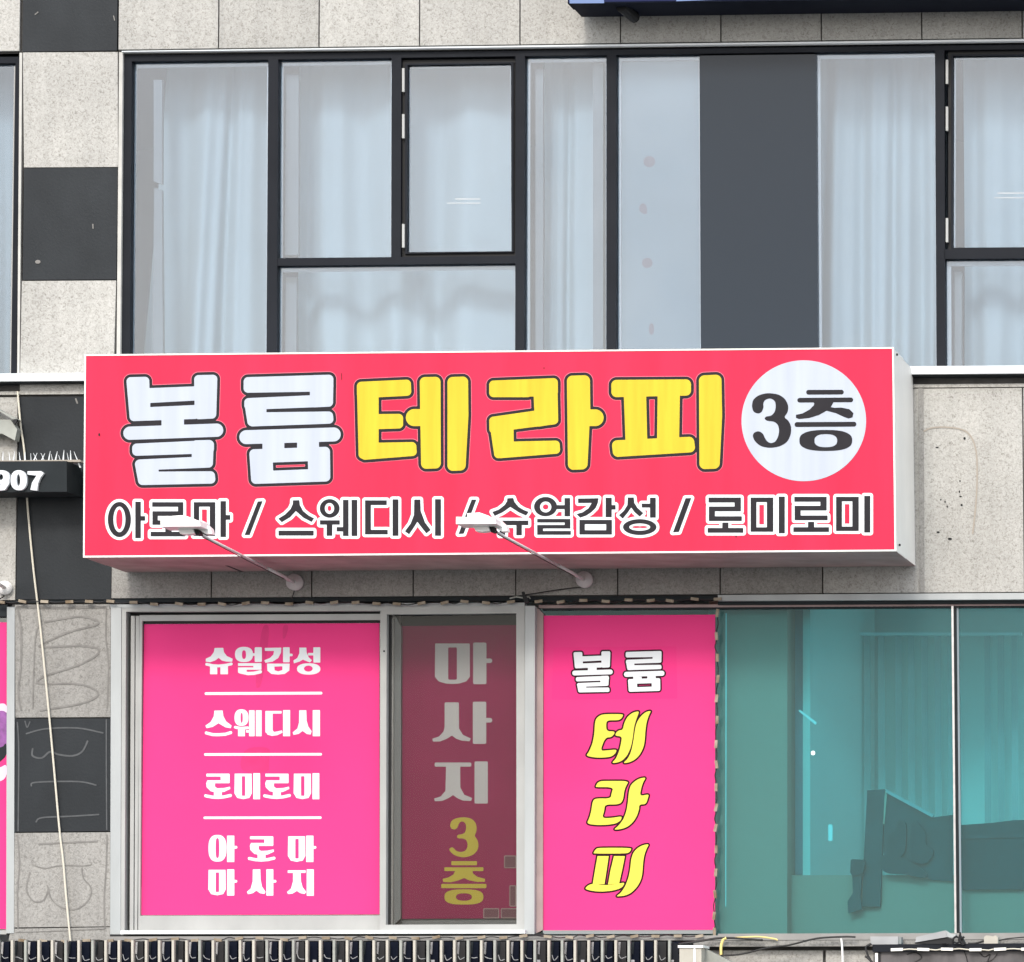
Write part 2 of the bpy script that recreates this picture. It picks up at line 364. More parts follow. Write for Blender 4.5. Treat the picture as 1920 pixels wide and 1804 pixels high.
def tf(shapes, fx, fy, ox=0, oy=0):
    out = []; fr = (fx+fy)/2
    for s in shapes:
        k = s[0].strip('-'); T = lambda p: (p[0]*fx+ox, p[1]*fy+oy)
        if k in 'gc': out.append((s[0], [T(p) for p in s[1]], (s[2] if len(s) > 2 else 0)*fr))
        elif k == 'r': a = T(s[1][:2]); b = T(s[1][2:]); out.append((s[0], (a[0], a[1], b[0], b[1]), (s[2] if len(s) > 2 else 0)*fr))
        elif k == 's': out.append((s[0], s[1]*fr, [T(p) for p in s[2]]))
        elif k == 'e': a = T(s[1][:2]); out.append((s[0], (a[0], a[1], s[1][2]*fx, s[1][3]*fy), s[2] if len(s) > 2 else 2))
    return out
# ---------------------------------------------------------------- ground and street
def ground():
    gx = [-60, 0, 60]
    link('ground', [(-400, -600, -.02), (400, -600, -.02), (400, 300, -.02), (-400, 300, -.02)], [(0, 1, 2, 3)], GRND, kind='structure')
    link('pavement', *MB_box((-60, -4.2, -.02), (60, 0.02, .12)), PAVE, kind='structure')
def MB_box(lo, hi):
    b = MB().box(lo, hi); return b.v, b.f
ground()
# ---------------------------------------------------------------- building
xc = P(960, 902)[0]
bld = thing('building', (xc, 0, 0), 'granite clad building front with black tile pillar and two rows of windows', 'building')
Z = lambda v: P(960, v)[2]
XL, XR = P(-900, 900)[0], P(2900, 900)[0]
ZT = Z(-900)
def zone(x0, y0, x1, y1): return (P(x0, (y0+y1)/2)[0], P(x1, (y0+y1)/2)[0], P(x0, y1)[2], P(x0, y0)[2])
wall = MB()
wall.box((XL, .03, Z(93)), (XR, .30, ZT))                       # above the upper windows
wall.box((XL, .03, Z(1118)), (XR, .30, Z(712)))                 # between the floors
wall.box((XL, .03, 0), (XR, .30, Z(1772)))                      # below the lower windows
x0, x1, _, _ = zone(40, 300, 222, 700); wall.box((x0, .03, Z(712)), (x1, .30, Z(93)))
x0, x1, _, _ = zone(17, 1300, 218, 1700); wall.box((x0, .03, Z(1772)), (x1, .30, Z(1118)))
x1 = P(-420, 300)[0]; wall.box((XL, .03, Z(712)), (x1, .30, Z(93))); wall.box((XL, .03, Z(1772)), (x1, .30, Z(1118)))
wall.box((XL, 5.5, 0), (XR, 5.6, ZT))
wall.build('wall', MORT, bld)
ytop = lambda x: 94 - .01297*(x-224)
ymid = lambda x: 741 - .0078*x
ybot = lambda x: 1123 - .0070*(x-210)
lean = lambda x, y, r=600: x + (x-1080)*1.2e-5*(y-r)
def panel(xa, xb, ya, yb, m, name='granite_panel', g=1.3, la=True, yr=600):
    """stone slab between joints; ya, yb are numbers or lines"""
    f = lambda q, x: q(x) if callable(q) else q
    j = random.uniform(-.0015, .0015)
    c = []
    for x, s, yy, t in ((xa, g, ya, g), (xb, -g, ya, g), (xb, -g, yb, -g), (xa, g, yb, -g)):
        Y = f(yy, x)+t; c.append((lean(x, Y, yr)+s if la else x+s, Y))
    return MB().quadprism(c, j, -.028).build(name, m, bld)
joints = [221.5] + [410+188.3*i for i in range(14)]
for r0, r1 in ((-332, -119), (-119, 0)):
    ya = (lambda x, r0=r0: ytop(x)+r0-94 if r0 != 0 else ytop(x)); yb = (lambda x, r1=r1: ytop(x)+(r1-94 if r1 else 0))
    if r1 == 0: ya = lambda x: ytop(x)-213
    else: ya = lambda x: ytop(x)-426; yb = lambda x: ytop(x)-213
    for a, b in zip(joints[:-1], joints[1:]): panel(a, b, ya, yb, G, yr=40)
    for a, b in ((-146, 38), (-334, -148), (-522, -336)): panel(a, b, ya, yb, G, yr=40)
    panel(41, 221, ya, (lambda x: ytop(x)+2) if r1 == 0 else yb, DS if r1 == 0 else G, 'black_tile' if r1 == 0 else 'granite_panel', yr=40)
# pillar tiles, drawn as they stand
def tile(c, m, name):
    return MB().quadprism(c, random.uniform(-.002, .001), -.028).build(name, m, bld)
tile([(43, 98.5), (220.5, 97.5), (221, 313), (45, 314)], G, 'granite_panel')
tile([(45, 315.5), (220.5, 314.5), (218, 524), (42.5, 525)], DS, 'black_tile')
tile([(41, 527), (217.5, 526), (211.5, 738), (37, 740)], G, 'granite_panel')
tile([(37, 744.5), (211, 743.5), (209.5, 931), (33, 932)], DS, 'black_tile')
tile([(33, 934), (209.5, 933), (208.3, 1124), (30.5, 1124)], DS, 'black_tile')
tile([(28, 1134), (207.5, 1133), (207, 1344.5), (29, 1345.5)], GS, 'granite_panel')
tile([(29.3, 1347.5), (207, 1347), (206.6, 1558.5), (27.5, 1560)], DS, 'black_tile')
tile([(27.2, 1562), (206.6, 1560.5), (206.3, 1737), (26, 1739)], GS, 'granite_panel')
tile([(20, 1741.5), (206.3, 1738.5), (206.2, 1764), (16, 1764)], GS, 'granite_panel')
# band between the floors
mj = [209, 397, 585, 775, 967, 1158, 1350, 1542, 1731] + [1920+189*i for i in range(5)]
for a, b in zip(mj[:-1], mj[1:]): panel(a, b, ymid, ybot, GS if b < 1731 else G, yr=1000)
for a, b in ((-158, 31), (-346, -160), (-534, -348)): panel(a, b, lambda x: ymid(x)+3, lambda x: ybot(x)+2, G, yr=1000)
MB().quadprism([(1721.5, 728), (1731, 728), (1733, 1111), (1724, 1111)], .008, -.02).build('edge_strip', GS, bld)
# below the lower windows
for i, (a, b) in enumerate(((1160, 1352), (1355, 1544), (1547, 1736), (1739, 1928), (1931, 2120), (2123, 2312))):
    panel(a, b, 1781, 1990, G if i != 0 else GS, yr=1780)
for k, (r0, r1) in enumerate(((1992, 2200), (2203, 2420))):
    for i in range(14): panel(-500+190*i, -312+190*i, r0, r1, G, yr=1780)
for i in range(9): panel(-520+190*i, -332+190*i, 1781, 1990, G, yr=1780)
# ledge, trims
MB().quadprism([(-500, 704.4), (2400, 681.4), (2400, 696), (-500, 718.8)], .085, -.02).build('ledge', WHT, bld)
MB().quadprism([(-500, 718.8), (2400, 696), (2400, 700), (-500, 722.8)], .055, -.02).build('ledge_shadow_strip', CHAR, bld)  # charcoal strip paints the shadow line under the ledge
MB().quadprism([(-500, 738), (2400, 715.5), (2400, 721.5), (-500, 744)], .002, -.03).build('granite_strip', G, bld)
MB().quadprism([(36.5, 99), (41.5, 99), (36.5, 700), (32.2, 700)], -.004, -.05).build('sealant_strip', JOINT, bld)
MB().quadprism([(223.3, 98), (230.2, 98), (225, 703), (218.3, 703)], -.004, -.05).build('sealant_strip', JOINT, bld)
MB().quadprism([(228, 95.6), (2400, 66.6), (2400, 71.2), (228, 97.2)], .012, -.03).build('flashing', WHT, bld)
MB().quadprism([(1346, 1115.6), (2400, 1108.5), (2400, 1121.5), (1346, 1126.6)], .03, -.03).build('head_rail', ALU, bld)
MB().quadprism([(1346, 1128), (2400, 1123), (2400, 1129), (1346, 1134)], -.01, -.06).build('head_channel', CHAR, bld)
MB().quadprism([(1010, 1134.5), (2400, 1130), (2400, 1134), (1010, 1140.5)], -.035, -.10).build('head_bead', UND, bld)
MB().quadprism([(-400, 1124.4), (1346, 1117.5), (1346, 1125.5), (-400, 1132)], -.012, -.06).build('head_channel', CHAR, bld)
MB().quadprism([(1346, 1750.8), (2400, 1748), (2400, 1760), (1346, 1763)], .05, -.06).build('sill', ALG, bld)
MB().quadprism([(1300, 1764), (2400, 1761), (2400, 1772), (1300, 1775)], .075, -.03).build('sill', GS, bld)
MB().quadprism([(206, 1750), (1020, 1750), (1020, 1757), (206, 1757)], .0, -.06).build('sill_gap', BLK, bld)
MB().quadprism([(206, 1756), (1346, 1754), (1346, 1763), (206, 1765)], .05, -.06).build('sill', ALG, bld)
# ---------------------------------------------------------------- upper windows
def frame_top(x): return 102.6 - .0130*(x-231)
def frame_low(x): return 115.4 - .0137*(x-231)
D0, D1, DG = -.030, -.125, -.072
def bar(c, name, m, par, d0=D0, d1=D1): return MB().quadprism(c, d0, d1).build(name, m, par)
def pane(c, par, m=GU, d=DG, spacer=True, sw=8, name='pane'):
    x0 = min(p[0] for p in c); 
    e = 5; q = [(c[0][0]-e, c[0][1]-e), (c[1][0]+e, c[1][1]-e), (c[2][0]+e, c[2][1]+e), (c[3][0]-e, c[3][1]+e)]
    MB().quadprism(q, d, d-.006).build(name, m, par)
    if spacer:
        i = [(c[0][0]+sw-2, c[0][1]+sw-1), (c[1][0]-1, c[1][1]+sw-1), (c[2][0]-1, c[2][1]), (c[3][0]+sw-2, c[3][1])]
        MB().ring(q, i, d-.018, d-.034).build('glazing_spacer', GSK, par)
win = MB()
win.quadprism([(231, frame_top(231)), (2400, frame_top(2400)), (2400, frame_low(2400)), (231, frame_low(231))], D0, D1)
win.quadprism([(231, frame_low(231)), (247, frame_low(247)), (243, 712), (224.6, 712)], D0, D1)
win = win.build('window', FR, bld)
def lowy(x): return 700 - .0078*x + 6
A = (503, 521.5, 518.7, 499.3); Bm = (734.3, 752.2, 751.2, 733.4); C = (966.5, 984, 982.5, 965.8); Dm = (1137, 1155, 1155, 1136.7); E_ = (1753, 1770.5, 1772.6, 1756)
for q in (A, C, Dm, E_): bar([(q[0], frame_low(q[0])), (q[1], frame_low(q[1])), (q[2], 700), (q[3], 700)], 'mullion', FR, win)
bar([(Bm[0], frame_low(735)), (Bm[1], frame_low(752)), (Bm[2], 482), (Bm[3], 482)], 'mullion', FR, win)
bar([(520.5, 484), (966, 480), (966, 493.5), (520, 498.2)], 'transom', FR, win)
bar([(1771, 467.5), (2400, 463.5), (2400, 482), (1771, 485.4)], 'transom', FR, win)
pane([(250, 120), (502, 116.5), (499, 700), (245, 700)], win)
pane([(525, 116), (734, 113), (733, 483), (523, 485)], win)
pane([(523, 503), (966, 498), (966, 700), (521, 700)], win)
pane([(988, 110), (1137, 108), (1137, 700), (987, 700)], win)
pane([(1159, 107.5), (1311, 105.5), (1314, 700), (1159, 700)], win)
pane([(1532, 103), (1753, 100), (1756, 700), (1535, 700)], win)
pane([(1777, 492), (2400, 488), (2400, 700), (1778, 700)], win)
bar([(1311.5, 104.5), (1530.5, 101.8), (1534.3, 712), (1314.3, 712)], 'spandrel', DPAN, win, -.052, -.12)
# casements
def casement(o, inn, hx, hys, par):
    MB().ring([(o[0]-5, o[1]-6), (o[2]+3, o[1]-9), (o[2]+3, o[3]+4), (o[0]-5, o[3]+6)], [(o[0]+1, o[1]), (o[2]-2, o[1]-3), (o[2]-2, o[3]-3), (o[0]+1, o[3])], -.062, -.12).build('casement_gap', BLK, par)
    c = MB().ring([(o[0], o[1]), (o[2], o[1]-3), (o[2], o[3]-3), (o[0], o[3])], inn, -.045, -.10).build('casement', FR, par)
    pane(inn, par, sw=7)
    for a, b in hys: MB().rect(hx-2.2, a, hx+2.2, b, -.030, -.06).build('hinge', ALW, par)
casement((759, 119, 963, 476), [(764, 122), (958, 119), (959, 471), (763, 473)], 756, ((128, 172), (214, 259), (420, 464)), win)
casement((1783, 102, 2190, 469), [(1787, 105), (2184, 101), (2184, 462), (1786, 464.5)], 1775.5, ((112, 157), (200, 245), (409, 454)), win)
# neighbouring window at the left edge
wn = MB()
wn.quadprism([(-400, 108.6), (36, 100.5), (36, 118), (-400, 124)], D0, D1)
wn.quadprism([(29, 118), (36, 118), (31.5, 712), (20.5, 712)], D0, D1)
wn = wn.build('window', FR, bld)
pane([(-400, 124), (29, 122), (21, 700), (-400, 700)], wn, sw=5)
MB().quadprism([(26.3, 124), (28.6, 124), (20.5, 700), (18.5, 700)], -.05, -.06).build('glazing_bead', ALW, wn)
# ---------------------------------------------------------------- rooms (walls behind the glass)
def room(y0, y1, m, dback, nm):
    zt, zb = Z(y0), Z(y1); s = .02
    v = []; b = MB()
    b.box((XL, .31, zt), (XR, dback, zt+.08)); b.box((XL, .31, zb-.08), (XR, dback, zb)); b.box((XL, dback, zb), (XR, dback+.08, zt))
    b.build(nm, m, kind='structure')
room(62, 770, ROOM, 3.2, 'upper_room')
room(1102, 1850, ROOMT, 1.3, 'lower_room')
# inner sashes seen through the upper glass
for c in ([(288, 150), (304, 150), (303, 345), (288, 340)], [(289, 352), (303, 356), (306, 720), (285, 720)], [(536, 140), (560, 140), (559, 478), (534, 478)], [(536, 520), (556, 520), (555, 720), (534, 720)], [(1004, 130), (1018, 130), (1018, 720), (1004, 720)], [(1112, 118), (1131, 118), (1131, 720), (1112, 720)], [(1790, 510), (1803, 510), (1803, 720), (1790, 720)]):
    MB().quadprism(c, -.16, -.20).build('inner_sash', SASH, win)
def curtain(x0, x1, y0, y1, d, label, folds, amp=.035, gather=0, seed=1):
    rg = random.Random(seed); nx = int((x1-x0)/3)+2; ny = 26; V = []; Fc = []
    ph = [rg.uniform(0, 6.28) for _ in range(4)]
    for j in range(ny+1):
        t = j/ny; v = y0+(y1-y0)*t
        for i in range(nx+1):
            s = i/nx; sk = gather*(t-.3)*(1-s)
            u = x0+(x1-x0)*s + sk + 5*math.sin(2.1*t+ph[0]+5*s)*t
            a = amp*(.45+.65*t)
            q = folds*2*math.pi*s + ph[1] + 1.5*math.sin(4.6*s+ph[3]) + .5*math.sin(1.3*t+9*s) + .8*math.sin(3.1*s*folds/2+ph[2])
            off = a*(math.sin(q + .55*math.sin(q+.4)) + .16*math.sin(2.3*q+ph[3]+t*.8))
            V.append(P(u, v, d+off))
    for j in range(ny):
        for i in range(nx):
            k = j*(nx+1)+i; Fc.append((k, k+nx+1, k+nx+2, k+1))
    return link('curtain', V, Fc, CUR, smooth=True, label=label, cat='curtain', group='white curtains behind the upper windows')
curtain(300, 512, 108, 735, -.42, 'white curtain with slanting folds behind the tall leftmost pane of the main window', 2.1, .075, -50, 3)
curtain(562, 990, 100, 735, -.42, 'wide white curtain behind the paired panes left of the window centre', 3.0, .075, 0, 5)
curtain(1020, 1112, 112, 735, -.42, 'narrow white curtain behind the slim pane left of the frosted pane', 1.2, .05, 0, 8)
curtain(1533, 1768, 95, 735, -.42, 'white curtain with many tight folds right of the dark grey panel', 3.9, .055, -12, 11)
curtain(1806, 2180, 95, 735, -.42, 'faint white curtain behind the casement at the right edge', 3.6, .05, 0, 14)
curtain(-300, 27, 105, 735, -.42, 'bluish white curtain in the window left of the pillar', 4, .045, 0, 17)
# film board with residue spots
fb = MB().quadprism([(1150, 96), (1322, 94), (1322, 735), (1150, 735)], -.108, -.118).build('film', FBOARD, win)
pr('residue', [('e', (1217.5, 303, 11, 10.5)), ('c', [(1198, 388), (1204, 380), (1212, 384), (1214, 402), (1206, 401), (1199, 396)]), ('e', (1213.5, 493, 10, 9.5)), ('e', (1221.5, 617, 5, 11))], (0, 0), 1, DOT, -.1065, win, step=1)
# stickers on the casements
pr('sticker', [('r', (853, 372, 901, 374.5)), ('r', (838, 380, 902, 382))], (0, 0), 1, GSK, DG+.0012, win)
pr('sticker', [('r', (1870, 361, 1920, 363.5)), ('r', (1864, 370, 1922, 372))], (0, 0), 1, GSK, DG+.0012, win)
# ---------------------------------------------------------------- lower sliding window
W2 = MB()
W2.quadprism([(206.5, 1133.5), (984, 1130), (984, 1138), (206.5, 1139.5)], .0, -.08)
W2.quadprism([(208, 1139.5), (227.5, 1139.5), (226, 1752), (206.5, 1752)], .004, -.08)
W2.quadprism([(984.5, 1136), (1003, 1136), (1002, 1751.5), (983, 1751.5)], .012, -.08)
W2 = W2.build('window', ALU, bld)
def wb(c, name, m, d0, d1): return MB().quadprism(c, d0, d1).build(name, m, W2)
MB().ring([(228.5, 1139.3), (984, 1136.5), (983.5, 1751.5), (226.5, 1753)], [(236.5, 1147), (976, 1144.5), (975.5, 1744), (233.5, 1745)], .002, -.09).build('frame', ALW, W2)
wb([(236, 1147), (714, 1145.5), (713, 1154), (236, 1156)], 'track_gap', BLK, -.08, -.10)
wb([(235, 1150), (245, 1150), (243, 1744), (233, 1744)], 'track_gap', BLK, -.08, -.10)
wb([(245.5, 1155), (252.5, 1155), (250, 1745), (243, 1745)], 'rail', ALW, -.03, -.10)
wb([(254.5, 1155), (261, 1155), (259, 1745), (252, 1745)], 'rail', ALW, -.035, -.10)
MB().ring([(261.5, 1153.5), (716, 1151), (716, 1746), (257.5, 1746.5)], [(266.5, 1164.5), (716, 1162.5), (716, 1716.5), (262.5, 1717)], -.035, -.085).build('sash', ALW, W2)
pane([(266.5, 1164.5), (713, 1162.5), (713, 1716), (262, 1717)], W2, GC, -.062, False)
wb([(264, 1165), (714, 1163), (714, 1168), (264, 1170)], 'gasket', BLK, -.056, -.06)
wb([(262, 1168), (269.5, 1168), (264.5, 1717), (258, 1717)], 'gasket', BLK, -.056, -.06)
wb([(226, 1744.5), (984, 1743.5), (984, 1750.5), (225.5, 1751.5)], 'sill_lip', WHT, .055, -.03)
MB().ring([(713, 1139), (981, 1136.5), (981.5, 1745), (711.8, 1746)], [(725, 1152), (968, 1149.8), (968.5, 1733), (723.5, 1734)], .0, -.05).build('sash', ALW, W2)
wb([(724, 1151), (734, 1151), (732.5, 1735), (722.5, 1735)], 'gasket', BLK, -.05, -.09)
wb([(733.5, 1160), (738.5, 1160), (737, 1735), (732, 1735)], 'rail', ALW, -.06, -.09)
wb([(739.5, 1152), (752, 1176), (751, 1722), (738, 1735)], 'reveal', SKIRT, -.07, -.12)
wb([(752, 1150), (970, 1148), (970, 1177), (752, 1179)], 'head_cover', CHAR, -.115, -.13)
wb([(750, 1722.5), (970, 1721.5), (970, 1736), (750, 1737)], 'foot_cover', SKIRT, -.115, -.13)
pane([(740, 1152), (968, 1150), (968, 1733), (738, 1734)], W2, GD, -.045, False)
wb([(1004, 1137), (1018.3, 1150), (1017.6, 1744), (1003.2, 1751)], 'jamb', UND, -.03, -.09)
for c in (((720, 1222), (720, 1222)),): MB().rect(718.5, 1219.5, 721.5, 1222.5, .004, 0).build('screw', CHAR, W2)
# big teal window
W3 = MB().quadprism([(1017, 1140.5), (2400, 1133), (2400, 1136), (1017, 1144)], -.035, -.09)
W3 = W3.build('window', CHAR, bld)
pane([(1017, 1143), (1788, 1137), (1794, 1752), (1016, 1753)], W3, GL, -.05, False)
pane([(1799, 1137), (2400, 1134), (2400, 1752), (1805, 1752)], W3, GL, -.05, False)
MB().quadprism([(1783.7, 1136), (1787.6, 1136), (1793.5, 1751), (1789.8, 1751)], -.030, -.07).build('mullion', STEEL, W3)
MB().quadprism([(1788.3, 1136), (1792.8, 1136), (1798.5, 1751), (1794, 1751)], -.042, -.07).build('mullion', CHAR, W3)
MB().quadprism([(1793.6, 1136), (1797.2, 1136), (1803.4, 1751), (1799.6, 1751)], -.044, -.07).build('glass_edge', FBOARD, W3)
MB().quadprism([(1018, 1744.5), (1340, 1744), (1340, 1751), (1018, 1751.5)], -.0, -.06).build('bottom_rail', SKIRT, W3)
# neighbouring lower window
W4 = MB().quadprism([(13, 1138), (27.5, 1138), (26, 1750), (11.5, 1750)], .004, -.08).build('window', ALU, bld)
MB().quadprism([(-400, 1136), (14, 1134), (14, 1156), (-400, 1158)], -.02, -.09).build('head_cover', CHAR, W4)
pane([(-400, 1157), (13, 1156), (12, 1746), (-400, 1746)], W4, GC, -.06, False)
MB().quadprism([(-400, 1745), (12, 1744.5), (12, 1752), (-400, 1752)], -.02, -.09).build('bottom_rail', ALW, W4)
# things inside the teal room
MB().quadprism([(1330, 1105), (1476, 1105), (1476, 1850), (1330, 1850)], -.16, -.9).build('column', COLUM, kind='structure')
MB().quadprism([(1476, 1105), (1519, 1105), (1519, 1640), (1476, 1640)], -.42, -.45).build('room_divider', DIVID, kind='structure')
sd = MB().quadprism([(1470, 1641), (2100, 1641), (2100, 1850), (1470, 1850)], -.294, -.85).build('sideboard', COLUM, label='long pale low cabinet behind the bottom of the teal glass', cat='cabinet')
pw = [Vector(P(1519, 1105, -.30)), Vector(P(1519, 1850, -.30)), Vector(P(1640, 1850, -1.25)), Vector(P(1640, 1105, -1.25))]
link('gradient_wall', pw + [p + Vector((-.05, .03, 0)) for p in pw], [(0,1,2,3),(7,6,5,4),(0,4,5,1),(1,5,6,2),(2,6,7,3),(3,7,4,0)], ROOMT, kind='structure')  # angled wall added so the brightness falls off from its near edge
bl = thing('strip_blind', P(1690, 1160, -1.2), 'pale vertical strip blind hanging deep inside the teal room', 'blind')
MB().rect(1560, 1186, 1915, 1191, -1.02, -1.06).build('rail', TAPE, bl)
for i, x in enumerate((1568, 1592, 1619, 1646, 1678, 1702, 1727, 1752, 1776, 1845, 1870, 1896)):
    V = []; n = 5
    wd = 12
    a = -1.05; tw = .35 if i % 2 else .6
    p = Vector(P(x, 1190, a)); q_ = Vector(P(x+2, 1660, a)); e = Vector((wd/313, tw*wd/313*1.2, 0))
    link('slat', [p, p+e, q_+e, q_, p+Vector((0,.004,0)), p+e+Vector((0,.004,0)), q_+e+Vector((0,.004,0)), q_+Vector((0,.004,0))], [(0,3,2,1),(4,5,6,7),(0,1,5,4),(1,2,6,5),(2,3,7,6),(3,0,4,7)], BLIND, bl)
bd = thing('display_board', P(1690, 1700, -.4), 'dark board with sloping top edge standing behind the teal glass', 'board')
MB().polyprism([(1626, 1482), (1659, 1480), (1656, 1545), (1650, 1700), (1616, 1700), (1620, 1600)], -.25, -.288).build('post', FURN2, bd)
MB().polyprism([(1661, 1486), (1748, 1533), (1786, 1528), (1786, 1652), (1745, 1650), (1655, 1600)], -.27, -.29).build('panel', FURN2, bd)
MB().polyprism([(1659, 1480), (1664, 1481), (1752, 1528), (1748, 1533), (1664, 1488)], -.25, -.28).build('top_edge', GSK, bd)
MB().polyprism([(1659.5, 1482), (1663, 1490), (1658, 1546), (1654, 1544)], -.25, -.26).build('side_edge', CREAM, bd)
fg = thing('figurine', P(1710, 1640, -.28), 'dark rounded shapes in front of the sloping board behind teal glass', 'ornament')
MB().polyprism(chaikin([(1664, 1565), (1680, 1558), (1682, 1540), (1692, 1538), (1700, 1545), (1698, 1600), (1680, 1612), (1664, 1600)]), -.24, -.28).build('body', FURN, fg)
MB().polyprism(chaikin([(1708, 1545), (1714, 1535), (1728, 1550), (1736, 1562), (1735, 1585), (1750, 1592), (1750, 1605), (1735, 1622), (1706, 1615)]), -.24, -.28).build('body', FURN, fg)
MB().polyprism(chaikin([(1652, 1600), (1690, 1605), (1740, 1635), (1735, 1648), (1700, 1640), (1660, 1638), (1650, 1625)]), -.22, -.24).build('base', FURN, fg)
sil = thing('silhouette', P(1870, 1700, -.4), 'dark sofa with a flat top, behind the right pane of teal glass', 'silhouette')
MB().polyprism([(1802, 1547), (1860, 1543), (1900, 1538), (2100, 1532), (2100, 1668), (1802, 1668)], -.26, -.29).build('main_shape', FURN, sil)  # dark flat-topped shape built as a solid behind the pane
MB().polyprism([(1802, 1566), (2100, 1560), (2100, 1567), (1802, 1573)], -.25, -.26).build('trim', FURN2, sil)
std = thing('floor_stand', P(1605, 1700, -.3), 'small dark box on a stand left of the sloping board behind teal glass', 'stand')
MB().polyprism([(1595, 1613), (1598, 1611), (1620, 1612), (1622, 1620), (1617, 1638), (1598, 1643), (1594, 1636)], -.20, -.27).build('box', FURN, std)
MB().polyprism([(1598, 1642), (1616, 1638), (1613, 1680), (1616, 1705), (1590, 1712), (1589, 1690), (1599, 1675)], -.22, -.25).build('stem', FURN2, std)
pr('tape', [('g', [(1497, 1333), (1500, 1331), (1532, 1355), (1529, 1359)])], (0, 0), 1, TAPE, -.0595, W3, step=.6)
pr('tape', [('r', (1553, 1546, 1561, 1577), 2)], (0, 0), 1, TAPE, -.0595, W3, step=.6)
pr('sticker', [('e', (1524.5, 1412, 4, 4.2))], (0, 0), 1, TAPE, -.0488, W3, step=.5)
pr('scratch', [('g', [(1360.5, 1150), (1362.5, 1150), (1361.5, 1700), (1360, 1700)])], (0, 0), 1, TAPE, -.0595, W3, step=.6)
# adhesive traces on the pillar
def glue(shapes, m, w=4, org=(0, 0), sc=1):
    pr('adhesive_trace', shapes, org, sc, m, .0025, bld, step=.8)
q = 3.838
def gz(pts, w, oy): return ('s', w, [tuple(p) for p in smooth_path([(a, b, 0) for a, b in pts], 5)]) if False else ('s', w, [(p[0], p[1]) for p in smooth_path([(a, b, 0) for a, b in pts], 5)])
glue([gz([(320, 1100), (560, 1060), (690, 1085), (690, 1120), (500, 1170), (320, 1250), (300, 1280), (560, 1270), (700, 1290), (690, 1340), (560, 1410), (320, 1490), (280, 1540), (560, 1545), (690, 1590), (690, 1640), (560, 1690), (290, 1735)], 13, 0),
      gz([(300, 1090), (260, 1180), (245, 1350), (235, 1720)], 9, 0),
      gz([(125, 990), (150, 1150), (150, 1400), (130, 1600), (150, 1730)], 13, 0), gz([(130, 990), (400, 998), (760, 992)], 13, 0), gz([(765, 1000), (760, 1200), (780, 1400), (770, 1720)], 9, 0)], GLUE, 4, (0, 880), q)
glue([gz([(180, 70), (195, 115), (215, 75)], 9, 0), gz([(190, 160), (330, 125), (560, 120), (740, 155)], 11, 0), gz([(235, 270), (235, 320), (300, 335), (360, 290), (420, 310), (520, 320), (590, 290), (630, 215)], 13, 0),
      gz([(225, 535), (260, 510), (560, 505), (690, 530)], 11, 0), gz([(260, 795), (300, 765), (500, 755), (710, 742)], 11, 0), gz([(125, 80), (135, 300), (130, 860)], 10, 0), gz([(765, 60), (765, 400), (768, 850)], 9, 0)], GLUED, 4, (0, 1334), q)
glue([gz([(280, 955), (480, 945), (700, 935)], 12, 0), gz([(230, 1100), (320, 1130), (430, 1110), (620, 1110), (660, 1100)], 8, 0), gz([(215, 1160), (190, 1280), (240, 1365), (310, 1360), (345, 1290), (340, 1255)], 10, 0), gz([(350, 1270), (370, 1350), (450, 1415), (560, 1420), (640, 1350), (655, 1270), (600, 1200), (590, 1130)], 10, 0),
      gz([(125, 890), (140, 1100), (125, 1300), (130, 1560)], 11, 0), gz([(770, 890), (765, 1100), (750, 1350), (755, 1560)], 11, 0), gz([(110, 1590), (400, 1580), (750, 1565)], 5, 0)], GLUE, 4, (0, 1334), q)
# marks on the panel right of the sign
pr('drill_hole', [('e', (x, y, a, b)) for x, y, a, b in ((1757, 839, 3, 1.2), (1808.5, 822, 2.2, 2.6), (1764, 937, 1.2, 1.8), (1772, 941, 1.2, 2), (1776, 950, 1.3, 2), (1800, 902, 1.2, 2), (1799, 922, 1.2, 2.5), (1801, 931, 2.5, 1.2), (1803, 947, 2, 2), (1759, 998, 3, 1.8), (1781, 1010.5, 4, 2), (1724.5, 905, 2.2, 4), (1800, 902, 1, 1.5))], (0, 0), 1, HOLE, .0045, bld, step=.5)
pr('stain', [gz([(1722, 815), (1745, 803), (1775, 801), (1805, 806), (1820, 818), (1829, 840), (1832, 870), (1831, 930), (1824, 1000)], 3, 0)], (0, 0), 1, STAIN, .0045, bld, step=.6)
pr('chip', [('s', 2.2, [(66, 27), (71, 23)]), ('s', 2, [(213, 30), (215, 38)]), ('s', 2.5, [(174, 421), (174.5, 428)]), ('e', (71, 491, 5, 3.5)), ('s', 3, [(142, 748), (145, 756)])], (0, 0), 1, GLUE, .0035, bld, step=.6)
